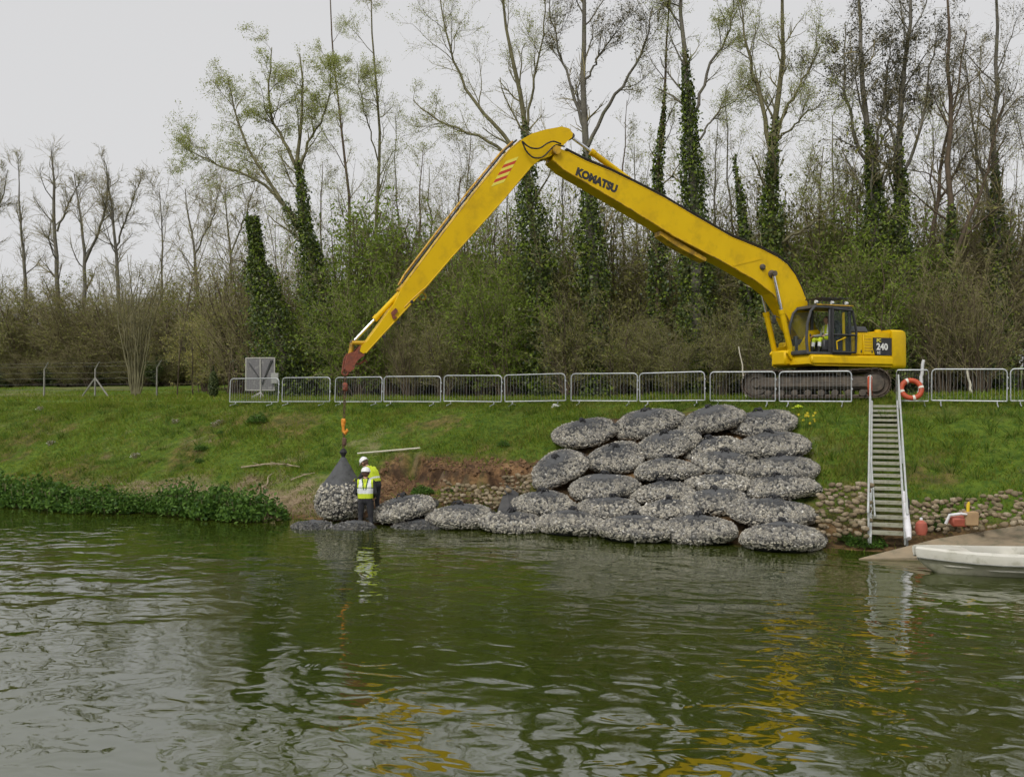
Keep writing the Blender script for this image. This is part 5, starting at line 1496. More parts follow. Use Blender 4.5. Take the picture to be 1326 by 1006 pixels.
def leaves_on(P, n, size, aspect, jit, rng, t0=.2):
    N, k, _ = P.shape
    w = rng.integers(0, N, n); t = rng.uniform(t0, 1, n) * (k - 1 - 1e-6); i = t.astype(int); f = (t - i)[:, None]
    c = P[w, i] * (1 - f) + P[w, i + 1] * f + rng.normal(0, jit, (n, 3))
    return leaf_quads(c, size, aspect, rng)
def leaf_quads(c, size, aspect, rng, hang=0.0):
    n = len(c)
    u = rng.normal(size=(n, 3)); u[:, 2] -= hang; u /= np.linalg.norm(u, axis=1, keepdims=True)
    v = rng.normal(size=(n, 3)); v -= u * (u * v).sum(1, keepdims=True); v /= np.linalg.norm(v, axis=1, keepdims=True)
    s = size * rng.uniform(.55, 1.3, (n, 1)); w = s * aspect
    V = np.stack([c - u * s / 2, c + v * w / 2 - u * s * .05, c + u * s / 2, c - v * w / 2 - u * s * .05], 1).reshape(-1, 3)
    return V, np.arange(4 * n).reshape(-1, 4)
def merge(parts):
    "parts: list of (V, F, mat) -> V, faces list, mats list"
    Vs, Fs, ms = [], [], []; off = 0
    for (v, f, m_) in parts:
        Vs.append(v); Fs.append(f + off); ms.append(m_); off += len(v)
    return np.concatenate(Vs), Fs, ms
def resample(pts, rad, k):
    pts = np.asarray(pts, float); d = np.r_[0, np.cumsum(np.linalg.norm(np.diff(pts, axis=0), axis=1))]
    t = np.linspace(0, d[-1], k)
    P = np.stack([np.interp(t, d, pts[:, j]) for j in range(3)], -1)
    for _ in range(2): P[1:-1] = (P[:-2] + 2 * P[1:-1] + P[2:]) / 4
    return P, np.interp(t, d, rad)

M['bark_grey'] = mat('grey_bark', (.17, .155, .125), (.10, .092, .075), scale=2.5, rough=.95, bump=.6, bscale=12, grime=(.15, .16, .08), gscale=.9)
M['bark_brown'] = mat('brown_bark', (.135, .098, .065), (.085, .065, .045), scale=3, rough=.95, bump=.5, bscale=14)
M['bark_olive'] = mat('olive_bark', (.175, .16, .085), (.105, .095, .05), scale=3, rough=.95, bump=.5, bscale=14)
M['twig'] = mat('fine_twigs', (.15, .12, .085), rough=.95, island=[(.15, .13, .070), (.25, .215, .11), (.33, .285, .15), (.20, .17, .09)])
M['twig_olive'] = mat('olive_twigs', (.2, .18, .1), rough=.95, island=[(.14, .125, .07), (.24, .215, .115), (.32, .285, .16)])
M['leaf_spring'] = leaf_mat('spring_leaves', [(.28, .34, .075), (.38, .43, .12), (.47, .50, .19), (.40, .42, .16)], .5)
M['leaf_willow'] = leaf_mat('willow_leaves', [(.12, .19, .022), (.20, .29, .034), (.28, .36, .05), (.16, .225, .028)], .4)
M['leaf_olive'] = leaf_mat('olive_leaves', [(.13, .15, .032), (.22, .235, .055), (.29, .285, .075), (.17, .17, .045)], .35)
M['leaf_ivy'] = leaf_mat('ivy_leaves', [(.030, .048, .018), (.058, .085, .028), (.095, .125, .042), (.155, .18, .065)], .12, .42)
M['leaf_dark'] = leaf_mat('dark_seed_clusters', [(.04, .04, .028), (.07, .068, .04), (.10, .095, .055)], .2)
M['leaf_nettle'] = leaf_mat('nettle_leaves', [(.030, .075, .012), (.058, .13, .016), (.095, .19, .025), (.135, .235, .035)], .3)
M['leaf_yellow'] = leaf_mat('yellow_catkins', [(.27, .255, .07), (.38, .35, .11), (.31, .285, .09)], .4)
M['white_fl'] = leaf_mat('white_blossom', [(.65, .65, .60), (.75, .75, .70)], .3)

def build_tree(name, label, group, trunks, Y, bark, leafm, seed, n1=10, n2=7, n3=7, leaf_n=2500, leaf_s=.12, twig='twig', ivy=None, drop=0.0, l1=3.2, up=.06, t_lo=.35, asp=.45, lean_y=.5, cat='tree', rmin=.0055):
    """trunks: list of (polyline of surveyed points, base radius, top radius); the first is the main stem"""
    rng = np.random.default_rng(seed)
    paths = []
    for j, (pl, r0, r1) in enumerate(trunks):
        dy = np.linspace(0, 1, len(pl)) * (rng.normal(0, lean_y) if j else 0)
        W = np.array([at_y(px, py, Y + d_) for (px, py), d_ in zip(pl, dy)])
        if j == 0:
            W[0, 2] = gz(W[0, 0], W[0, 1]) - .15
        P, R = resample(W, np.linspace(r0, r1, len(W)), 14); P[1:-1] += rng.normal(0, .05, P[1:-1].shape); paths.append((P, R * .78))
    base = paths[0][0][0].copy(); base[2] += .15
    root = empty(name, tuple(base)); set_props(root, label, cat, group)
    PT = np.stack([p for p, _ in paths]) - base; RT = np.stack([r for _, r in paths])
    Lt = np.array([np.linalg.norm(np.diff(p, axis=0), axis=1).sum() for p in PT])
    V0, F0 = tube_batch(PT, RT, 8)
    lens = np.clip(Lt * .28, 2.0, l1)
    P1, R1, L1 = sprout(PT, RT, n1, t_lo, 1.0, .70, lens * 1.15, 7, .14, up, .42, rng, .45, .014)
    V1, F1 = tube_batch(P1, R1, 5)
    P2, R2, L2 = sprout(np.concatenate([P1, PT[:, ::2]]), np.concatenate([R1, RT[:, ::2]]), n2, .25, 1, .7, np.concatenate([L1, lens]) * .62, 5, .18, up * .5 - drop * .3, .45, rng, .4, rmin * 1.2)
    P3, R3, L3 = sprout(P2, R2, n3, .1, 1, .6, L2 * .68, 3, .25, .02 - drop * 1.5, .6, rng, .3, rmin)
    V, Fs, ms = merge([(V0, F0, 0), (V1, F1, 0)])
    link('trunk', mesh_np('trunk', V, Fs), root, M[bark])
    V2, F2 = tube_batch(P2, R2, 3); V3, F3 = tube_batch(P3, R3, 3)
    parts = [(V2, F2, 0), (V3, F3, 0)]
    if leaf_n:
        v_, f_ = leaves_on(P3, int(leaf_n * 2.5), leaf_s * .68, asp, .09, rng); parts.append((v_, f_, 1))
    V, Fs, ms = merge(parts)
    link('crown', mesh_np('crown', V, Fs, ms), root, [M[twig], M[leafm]])
    if ivy:
        vs = []
        for (ti, a, b_, r_, nl) in ivy:
            P = PT[ti]; R = RT[ti]; nl = int(nl * 1.7); t = (a + (b_ - a) * (1.0 + .12 * rng.normal(size=nl).clip(-2, 1)) * rng.uniform(0, 1, nl) ** 1.3).clip(0, .999) * (len(P) - 1 - 1e-6); i = t.astype(int); f = (t - i)[:, None]
            c = P[i] * (1 - f) + P[i + 1] * f
            lump = .35 + 1.3 * np.clip(vnoise(c[:, 2] * .9 + seed, c[:, 2] * 0 + ti, 5) + .5, 0, 1)
            fade = 1.0 - .85 * np.clip((t / (len(P) - 1) - a) / (b_ - a), 0, 1.05) ** 2.2
            th = rng.uniform(0, 2 * math.pi, nl)
            rr = (r_ * 1.12 * lump * fade * (1 + .7 * vnoise(th * 2, c[:, 2] * 1.5, seed)) ) * rng.uniform(.1, 1.1, nl) ** .7 + R[i]
            rr = rr * np.where(rng.random(nl) < .16, rng.uniform(1.1, 1.75, nl), 1)
            c = c + np.stack([np.cos(th) * rr, np.sin(th) * rr, rng.normal(0, .12, nl)], -1)
            vs.append(leaf_quads(c, .15, .8, rng, .6))
        V, Fs, ms = merge([(v_, f_, 0) for v_, f_ in vs])
        mi = [(np.random.default_rng(seed).random(len(f_)) < .30).astype(np.int32) for f_ in Fs]
        link('ivy', mesh_np('ivy', V, Fs, mi), root, [M['leaf_ivy'], M['leaf_willow']])
    return root

LM = [(345, 'the ivy wrapped trunk'), (425, 'the leaning willow'), (487, 'the slender pole tree'), (560, 'the gap under the arm'), (605, 'the bent hazel trunk'), (700, 'the forked grey trunk'), (770, 'the straight grey trunk'), (850, 'the slim ivy pillar'), (900, 'the thick ivy covered trunk'), (965, 'the snapped ivy stub'), (1003, 'the V forked trunk'), (1065, 'the boom foot'), (1133, 'the tree behind the cab'), (1172, 'the tree behind the counterweight'), (1205, 'the crooked dark tree'), (1243, 'the upright dark tree'), (1300, 'the outermost tree')]
LF_ = [(-30, 'the outermost bare tree'), (30, 'the leaning topped bare tree'), (76, 'the round headed bare tree'), (112, 'the forked bare tree'), (160, 'the slender bare tree'), (210, 'the thin bare tree'), (252, 'the thicket tree'), (300, 'the ivy wrapped trunk')]
def near(px, lms): return min(lms, key=lambda q: abs(q[0] - px))[1]
G_T = 'tall trees of the riverside wood'
YT = 42.0
build_tree('willow_tree', 'leaning ivy clad willow with wide pale green crown at the end of the wood', None,
  [([(440, 500), (428, 440), (408, 360), (395, 290), (388, 235), (386, 200), (392, 150), (388, 70)], .34, .05),
   ([(402, 318), (372, 270), (340, 225), (318, 185), (300, 135), (296, 105)], .17, .03),
   ([(385, 285), (345, 238), (300, 220), (262, 205), (236, 188)], .13, .03),
   ([(389, 230), (370, 185), (350, 155), (348, 100), (352, 62)], .15, .03),
   ([(387, 225), (400, 180), (420, 150), (430, 100)], .11, .03)], 42, 'bark_olive', 'leaf_spring', 1, n1=11, n2=8, n3=7, leaf_n=10500, leaf_s=.15, ivy=[(0, .02, .62, .62, 5200), (1, .0, .25, .35, 500)], drop=.10, l1=2.8, twig='twig_olive')
build_tree('ivy_tree', 'broken trunk wholly wrapped in dark ivy behind the grey board', None,
  [([(378, 500), (362, 440), (345, 390), (334, 340), (328, 300), (326, 284)], .36, .18)], 43, 'bark', 'leaf_dark', 2, n1=4, n2=4, n3=4, leaf_n=0, ivy=[(0, .0, 1.0, .95, 8500)], l1=1.6)
build_tree('birch_tree', 'slender pole tree with thin pale crown beside the leaning willow', G_T,
  [([(482, 490), (487, 300), (492, 200), (488, 110), (481, 30), (478, -40)], .16, .03), ([(490, 210), (470, 140), (462, 80)], .06, .02)], 46, 'bark_olive', 'leaf_spring', 3, leaf_n=3600, twig='twig_olive', t_lo=.3)
build_tree('birch_tree', 'slender leaning tree behind the leaning willow', G_T,
  [([(455, 490), (453, 300), (450, 210), (436, 130), (428, 20), (424, -40)], .15, .03)], 49, 'bark_brown', 'leaf_spring', 4, leaf_n=2800, t_lo=.25)
build_tree('poplar_tree', 'forked grey trunk with two long bent limbs rising behind the arm', None,
  [([(716, 500), (702, 400), (691, 300), (683, 220), (681, 160), (672, 100), (655, 50), (648, -50)], .33, .06),
   ([(685, 226), (657, 178), (620, 140), (592, 102), (578, 50), (570, 0)], .15, .04),
   ([(684, 236), (652, 192), (610, 172), (562, 155), (535, 130)], .13, .03),
   ([(681, 170), (690, 110), (700, 60), (708, -10)], .10, .03)], YT, 'bark_olive', 'leaf_spring', 5, n1=9, leaf_n=3400, ivy=[(0, .0, .56, .85, 6200)], t_lo=.4, twig='twig_olive')
build_tree('poplar_tree', 'straight grey trunk with raised side limbs behind the boom lettering', None,
  [([(776, 500), (770, 400), (765, 300), (757, 200), (758, 120), (757, 50), (754, -80)], .34, .10),
   ([(761, 190), (788, 135), (820, 95), (838, 55), (845, 10)], .13, .03), ([(758, 170), (738, 105), (722, 60), (712, 0)], .11, .03), ([(758, 110), (776, 70), (800, 40)], .08, .03)],
  41.5, 'bark_grey', 'leaf_dark', 6, n1=9, leaf_n=1900, leaf_s=.14, ivy=[(0, .0, .48, .62, 4800)], t_lo=.42)
build_tree('ivy_tree', 'slim ivy pillar between the two straight trunks', None,
  [([(850, 500), (852, 300), (855, 200), (858, 150), (866, 60), (868, -30)], .18, .03)], 42.5, 'bark_brown', 'leaf_spring', 7, leaf_n=1300, ivy=[(0, .0, .66, .36, 3200)], t_lo=.5)
build_tree('poplar_tree', 'tall thick ivy covered trunk with pale leafy top above the boom', None,
  [([(906, 500), (902, 350), (896, 230), (893, 130), (885, 60), (878, -70)], .36, .07), ([(896, 160), (915, 95), (942, 50), (950, 0)], .11, .03), ([(898, 190), (925, 150), (955, 125)], .08, .02)],
  41.8, 'bark_grey', 'leaf_spring', 8, n1=10, leaf_n=4200, ivy=[(0, .0, .68, .60, 6500)], t_lo=.55, twig='twig_olive')
build_tree('ivy_tree', 'snapped thin ivy covered stub above the boom bend', None,
  [([(975, 490), (968, 330), (961, 270), (951, 203)], .17, .06)], 42.2, 'bark_grey', 'leaf_dark', 9, n1=5, n2=4, n3=4, leaf_n=100, ivy=[(0, .0, .9, .34, 2600)], t_lo=.6, l1=1.5)
build_tree('poplar_tree', 'mossy trunk forking in a high V behind the boom bend', None,
  [([(1004, 500), (1001, 350), (998, 250), (1001, 180), (1012, 110), (1015, 40), (1012, -60)], .30, .06), ([(999, 205), (986, 130), (968, 60), (958, 0)], .15, .03), ([(1004, 172), (1038, 105), (1062, 60)], .10, .03), ([(1003, 185), (1040, 150), (1072, 128)], .07, .02), ([(1001, 318), (1040, 300), (1072, 268), (1090, 240)], .10, .03)],
  41.6, 'bark_olive', 'leaf_spring', 10, n1=9, leaf_n=3900, ivy=[(0, .0, .56, .48, 4600)], t_lo=.4, twig='twig_olive')
build_tree('ash_tree', 'dark twiggy tree with hanging seed clusters behind the cab', None,
  [([(1136, 500), (1131, 350), (1133, 250), (1128, 180), (1118, 100), (1112, 20), (1108, -60)], .28, .05), ([(1133, 240), (1108, 180), (1092, 100), (1094, 30)], .11, .03), ([(1131, 200), (1145, 130), (1152, 60)], .09, .03)],
  42, 'bark_grey', 'leaf_dark', 11, n1=10, leaf_n=2600, leaf_s=.17, ivy=[(0, .0, .55, .50, 4200)], t_lo=.38)
build_tree('ash_tree', 'dark twiggy tree with ivy to half height behind the counterweight', None,
  [([(1176, 500), (1168, 350), (1165, 250), (1162, 190), (1170, 100), (1180, 20), (1184, -60)], .26, .05), ([(1165, 240), (1190, 180), (1200, 110), (1215, 40)], .10, .03), ([(1164, 215), (1150, 150), (1146, 80)], .09, .03)],
  42.3, 'bark_grey', 'leaf_dark', 12, n1=10, leaf_n=2000, leaf_s=.16, ivy=[(0, .0, .52, .40, 3600)], t_lo=.38)
build_tree('ash_tree', 'crooked dark tree behind the life ring barrier', None,
  [([(1206, 500), (1195, 400), (1202, 330), (1214, 270), (1216, 200), (1240, 120), (1252, 40)], .18, .03), ([(1199, 345), (1180, 375), (1172, 410)], .08, .03), ([(1214, 265), (1240, 215), (1262, 190)], .08, .03)],
  43.5, 'bark_brown', 'leaf_dark', 13, leaf_n=700, t_lo=.35, ivy=[(0, .0, .3, .3, 1400)])
build_tree('ash_tree', 'upright dark tree at the far end of the wood past the steps', None,
  [([(1243, 500), (1237, 350), (1228, 250), (1232, 150), (1228, 40), (1226, -40)], .22, .04), ([(1236, 330), (1262, 270), (1285, 200), (1300, 120)], .12, .03)],
  42.5, 'bark_brown', 'leaf_dark', 14, n1=11, leaf_n=1300, t_lo=.3, ivy=[(0, .0, .40, .35, 2400)])
build_tree('ash_tree', 'outermost tree of the wood past the steps', None,
  [([(1300, 500), (1292, 350), (1285, 200), (1292, 80), (1288, -50)], .25, .05), ([(1290, 300), (1262, 180), (1250, 80)], .10, .03)], 44, 'bark_grey', 'leaf_dark', 15, n1=11, leaf_n=1600, t_lo=.25, ivy=[(0, .0, .5, .4, 2600)])
build_tree('hazel_tree', 'thin bent brown trunk under the arm', None,
  [([(605, 495), (603, 420), (597, 350), (590, 280), (596, 230)], .14, .03)], 43, 'bark_brown', 'leaf_olive', 16, leaf_n=1100, t_lo=.35)
for j, (x0, x1, tp, yy) in enumerate([(540, 548, 190, 47), (565, 556, 215, 48), (628, 640, 210, 49), (800, 812, 130, 49), (828, 822, 190, 48), (925, 930, 150, 49), (1060, 1066, 190, 49), (1085, 1078, 150, 48), (520, 512, 150, 50), (415, 418, 210, 50), (655, 660, 240, 47), (732, 728, 200, 48), (1215, 1208, 150, 49), (1262, 1270, 60, 49), (955, 940, 110, 50), (600, 610, 170, 51)]):
    build_tree('young_tree', 'thin young tree deep in the wood behind ' + near(x0, LM), 'thin young trees in the depth of the wood',
      [([(x0, 492), (x0 + (x1 - x0) * .3 + 3, 380), (x0 + (x1 - x0) * .7 - 3, (tp + 320) / 2), (x1, tp)], .12, .02)], yy, ['bark_brown', 'bark_olive', 'bark_grey'][j % 3], ['leaf_spring', 'leaf_olive'][j % 2], 100 + j,
      n1=13, n2=6, n3=6, leaf_n=[1700, 700, 1200][j % 3], t_lo=.12, twig=['twig', 'twig_olive'][j % 2], l1=2.6)
# far trees across the field
for j, (tr, lab) in enumerate([
  ([([(78, 485), (74, 340), (68, 260), (72, 215), (66, 190)], .34, .05), ([(74, 300), (90, 260), (104, 235)], .15, .04)], 'bare round headed tree beyond the field by the first cranked post'),
  ([([(112, 485), (108, 390), (112, 320), (100, 262), (96, 225)], .34, .05), ([(110, 340), (135, 285), (140, 235), (134, 205)], .2, .04)], 'forked bare tree beyond the field'),
  ([([(160, 485), (152, 360), (148, 300), (142, 240), (140, 222)], .30, .05), ([(150, 320), (170, 265), (182, 235)], .14, .04)], 'slender bare tree behind the coppiced clump'),
  ([([(210, 485), (208, 380), (212, 300), (206, 245)], .2, .04)], 'thin bare tree between the coppice and the yellow bush'),
  ([([(250, 485), (256, 360), (246, 290), (240, 245)], .24, .05), ([(252, 330), (275, 285), (284, 240)], .12, .04)], 'bare tree rising over the brown thicket'),
  ([([(30, 485), (34, 350), (26, 280), (24, 215)], .3, .05)], 'bare tree beyond the field with a leaning top'),
  ([([(-20, 485), (-24, 350), (-16, 260), (-20, 190)], .32, .05), ([(-22, 310), (2, 260), (10, 220)], .14, .04)], 'outermost bare tree beyond the field'),
  ([([(300, 488), (300, 380), (296, 300), (292, 250)], .2, .04), ([(298, 330), (318, 280), (330, 240)], .1, .03)], 'bare tree beside the ivy wrapped trunk')]):
    build_tree('bare_tree', lab, 'bare trees beyond the field', tr, 74 if j < 7 else 60, 'bark_grey', 'leaf_spring', 200 + j, n1=14, n2=8, n3=5, leaf_n=300, leaf_s=.14, t_lo=.25, l1=4.6, rmin=.014)

# coppiced clump in the field
build_tree('coppiced_hazel', 'coppiced clump of thin straight brown stems standing in the field', None,
  [([(176, 514), (176, 440), (170, 380), (165, 330)], .10, .02)] + [([(176 + (i - 5) * 1.0, 510), (176 + (i - 5) * 3.4, 440), (176 + (i - 5) * 6.2, 380), (176 + (i - 5) * 9 + (i % 3) * 3, 330 + (i % 4) * 14)], .075, .015) for i in range(11)],
  47, 'bark_olive', 'leaf_yellow', 300, n1=7, n2=5, n3=4, leaf_n=900, leaf_s=.09, twig='twig_olive', t_lo=.3, l1=1.6, lean_y=.8, rmin=.006)

# ------------------------------------------------------------------ shrubs
def make_shrub(name, h, w, nst, n2, n3, leaf_n, leaf_s, leafm, twig, seed, asp=.5, drop=0.0, jit=.10):
    rng = np.random.default_rng(seed)
    th = rng.uniform(0, 2 * math.pi, nst); r0 = rng.uniform(0, .12 * w, nst); k = 8
    sp = rng.uniform(.1, 1, nst) ** .6 * w / 2; hh = h * rng.uniform(.55, 1.05, nst) * (1 - .25 * (sp / (w / 2)) ** 2)
    t = np.linspace(0, 1, k)
    P = np.stack([np.cos(th)[:, None] * (r0[:, None] + sp[:, None] * t ** 1.3), np.sin(th)[:, None] * (r0[:, None] + sp[:, None] * t ** 1.3), hh[:, None] * t - .1], -1)
    P[:, 1:] += rng.normal(0, .06 * w / 4, P[:, 1:].shape)
    R = np.linspace(.045, .012, k)[None] * rng.uniform(.5, 1.2, (nst, 1))
    V0, F0 = tube_batch(P, R, 4)
    P2, R2, L2 = sprout(P, R, n2, .12, 1, .6, h * .30, 5, .2, .03 - drop, .5, rng, .3, .009)
    P3, R3, L3 = sprout(P2, R2, n3, .1, 1, .6, h * .15, 4, .25, -drop, .6, rng, .3, .007)
    root = empty(name)
    link('stems', mesh_np('stems', V0, [F0]), root, M['bark_brown'])
    V2, F2 = tube_batch(P2, R2, 3); V3, F3 = tube_batch(P3, R3, 3)
    v_, f_ = leaves_on(P3, leaf_n, leaf_s, asp, jit, rng, 0)
    V, Fs, ms = merge([(V2, F2, 0), (V3, F3, 0), (v_, f_, 1)])
    link('foliage', mesh_np('foliage', V, Fs, ms), root, [M[twig], M[leafm]])
    return root
def clone(proto, used, px, Y, scale, rot, label, group, cat='shrub', sx=1.0):
    o = proto if proto.name not in used else copy_tree(proto)
    used.add(proto.name)
    x_ = x_at(px, Y)
    o.location = (x_, Y, gz(x_, Y)); o.rotation_euler = (0, 0, rot); o.scale = (scale * sx, scale * sx, scale)
    set_props(o, label, cat, group); return o
used = set()
P_green = [make_shrub('willow_shrub', 5.0, 3.4, 24, 8, 6, 9500, .13, 'leaf_willow', 'twig_olive', 400 + i, .35, .05) for i in range(2)]
P_brown = [make_shrub('bare_thicket', 5.0, 4.0, 34, 9, 6, 3000, .10, 'leaf_olive', 'twig', 410 + i) for i in range(2)]
P_olive = [make_shrub('olive_shrub', 5.0, 3.6, 26, 8, 6, 5200, .11, 'leaf_olive', 'twig_olive', 420 + i, .45, .08) for i in range(2)]
P_ivy = [make_shrub('ivy_bush', 4.0, 3.0, 14, 6, 5, 4600, .18, 'leaf_ivy', 'twig', 430 + i, .8) for i in range(2)]
P_yel = [make_shrub('sallow_bush', 5.0, 4.6, 24, 8, 6, 9000, .14, 'leaf_yellow', 'twig_olive', 440)]
LG = {'g': ('bright green willow shrub', 'bright green willow shrubs in the wood edge'),
      'b': ('brown leafless thicket', 'brown leafless thickets in the wood edge'),
      'o': ('olive half leafed shrub', 'olive half leafed shrubs in the wood edge'),
      'i': ('low dark ivy bush', 'dark ivy bushes at the foot of the trees')}
SETS = {'g': P_green, 'b': P_brown, 'o': P_olive, 'i': P_ivy}
rgs = np.random.default_rng(88)
PL = [('g', 470, 41.2, .85), ('g', 505, 41.6, .95), ('g', 445, 41.8, .75), ('g', 655, 41.0, .75), ('g', 628, 41.8, .8), ('g', 1100, 40.6, .7), ('g', 1142, 41.0, .8), ('o', 800, 40.8, .75), ('o', 735, 41, .7), ('o', 575, 40.5, .6), ('o', 935, 40.8, .6), ('b', 1225, 41, .7), ('b', 1268, 40.5, .75), ('o', 1050, 41, .8), ('o', 870, 40.0, .5), ('o', 985, 40.6, .55), ('o', 830, 40.6, .6), ('b', 530, 40.6, .6), ('g', 462, 43, 1.35), ('g', 500, 44.5, 1.45), ('g', 432, 45, 1.15), ('g', 660, 43.5, 1.15), ('g', 640, 45, 1.35), ('g', 690, 43, .95), ('g', 735, 45, 1.2),
      ('g', 1090, 42, 1.0), ('g', 1115, 43, 1.15), ('g', 1145, 43.5, 1.25), ('g', 1062, 44, 1.3), ('g', 1165, 42.5, .9), ('g', 620, 44, .95), ('g', 540, 46, 1.1),
      ('o', 755, 43, 1.35), ('o', 790, 44, 1.3), ('o', 815, 42.5, .9), ('o', 850, 44.5, 1.1), ('o', 885, 43, .95), ('o', 930, 43.5, 1.05), ('o', 965, 44, 1.15), ('o', 1015, 43, 1.05), ('o', 1040, 45, 1.3), ('o', 585, 44, 1.05), ('o', 560, 43, .9), ('o', 410, 43, .8), ('o', 1195, 44, .9), ('o', 1120, 41.5, .8), ('o', 1080, 43, 1.35),
      ('b', 395, 46, 1.2), ('b', 520, 43, .9), ('b', 550, 45, 1.1), ('b', 575, 47, 1.3), ('b', 610, 46, 1.2), ('b', 705, 47, 1.2), ('b', 780, 47, 1.2), ('b', 835, 46, 1.15), ('b', 870, 47, 1.2), ('b', 910, 46.5, 1.15), ('b', 950, 47, 1.2), ('b', 990, 46, 1.15), ('b', 1030, 47, 1.3), ('b', 1185, 45, 1.1), ('b', 1215, 44, 1.0), ('b', 1235, 46, 1.15), ('b', 1258, 44, 1.2), ('b', 1290, 45, 1.3), ('b', 1320, 44, 1.2), ('b', 340, 47, 1.1), ('b', 310, 50, 1.2),
      ('i', 545, 42.5, .8), ('i', 520, 44, .9), ('i', 480, 42.5, .85), ('i', 600, 43, .7), ('i', 635, 42.5, .75), ('i', 675, 42.2, .8), ('i', 720, 42.5, .85), ('i', 765, 42, .8), ('i', 830, 42, .7), ('i', 865, 42.5, .9), ('i', 905, 42, .85), ('i', 945, 42.5, .8), ('i', 985, 42, .85), ('i', 1025, 42, .8), ('i', 1160, 42, .9), ('i', 1185, 43, .75), ('i', 1230, 43, .8), ('i', 1275, 43, .85), ('i', 375, 43, .7), ('i', 440, 42.5, .75)]
for (kd, px, Y, sc) in PL:
    sc *= {'g': 1.5, 'o': 1.45, 'b': 1.6, 'i': .72}[kd]; Y += 0 if Y < 41.9 else {'g': .8, 'o': 1.6, 'b': 2.2, 'i': .0}[kd]
    pr = SETS[kd][int(rgs.integers(2))]
    clone(pr, used, px, Y + rgs.uniform(-.4, .4), sc * rgs.uniform(.85, 1.15), rgs.uniform(0, 6.28), LG[kd][0] + (' in front of ' if Y < 41.9 else ' behind ') + near(px, LM), LG[kd][1], sx=.85)
# far thicket across the field, brown with one yellow bush
for j in range(30):
    px = -40 + j * 12.3 + rgs.uniform(-5, 5); kd = ['b', 'o', 'b', 'b', 'i'][j % 5]
    o = clone(SETS[kd][int(rgs.integers(2))], used, px, 72 + rgs.uniform(-2, 3), (1.75 if kd != 'i' else 1.2) * rgs.uniform(.8, 1.25), rgs.uniform(0, 6.28),
          {'b': 'brown bare bush in the hedge beyond the field', 'o': 'olive bush in the hedge beyond the field', 'i': 'dark evergreen bush in the hedge beyond the field'}[kd] + ' by ' + near(px, LF_),
          {'b': 'brown bare bushes in the far hedge', 'o': 'olive bushes in the far hedge', 'i': 'dark evergreen bushes in the far hedge'}[kd], sx=1.15)
for j in range(22):
    px = -45 + j * 16.5 + rgs.uniform(-5, 5); kd = ['b', 'o', 'b', 'i'][j % 4]
    clone(SETS[kd][int(rgs.integers(2))], used, px, 69 + rgs.uniform(-1, 1), rgs.uniform(.6, .9), rgs.uniform(0, 6.28),
          {'b': 'low brown bush at the far hedge foot', 'o': 'low olive bush at the far hedge foot', 'i': 'low evergreen bush at the far hedge foot'}[kd] + ' by ' + near(px, LF_),
          {'b': 'low brown bushes at the far hedge foot', 'o': 'low olive bushes at the far hedge foot', 'i': 'low evergreen bushes at the far hedge foot'}[kd], sx=1.5)
clone(P_yel[0], used, 268, 58, 1.25, .4, 'pale yellow green sallow bush in front of the brown hedge', None)
# clipped column by the board
cs = empty('columnar_shrub', (0, 0, 0)); rg = np.random.default_rng(5)
x_ = x_at(276, 41); cs.location = (x_, 41, gz(x_, 41)); set_props(cs, 'small narrow dark evergreen column standing alone in the field', 'shrub')
t = rg.uniform(0, 1, 2600); th = rg.uniform(0, 6.28, 2600); rr = .26 * (np.sin(np.clip(t * 1.05 + .12, 0, 1) * math.pi) ** .45) * np.sqrt(rg.uniform(.2, 1.1, 2600)) * (1 + .3 * vnoise(th, t * 7, 8))
v_, f_ = leaf_quads(np.stack([np.cos(th) * rr, np.sin(th) * rr, t * 1.75], -1), .10, .6, rg)
link('foliage', mesh_np('foliage', v_, [f_]), cs, M['leaf_ivy'])
b_ = MB(); b_.tube([(0, 0, -.1), (0, 0, 1.3)], [.05, .02], 6); b_.build('stem', M['bark_brown'], cs)

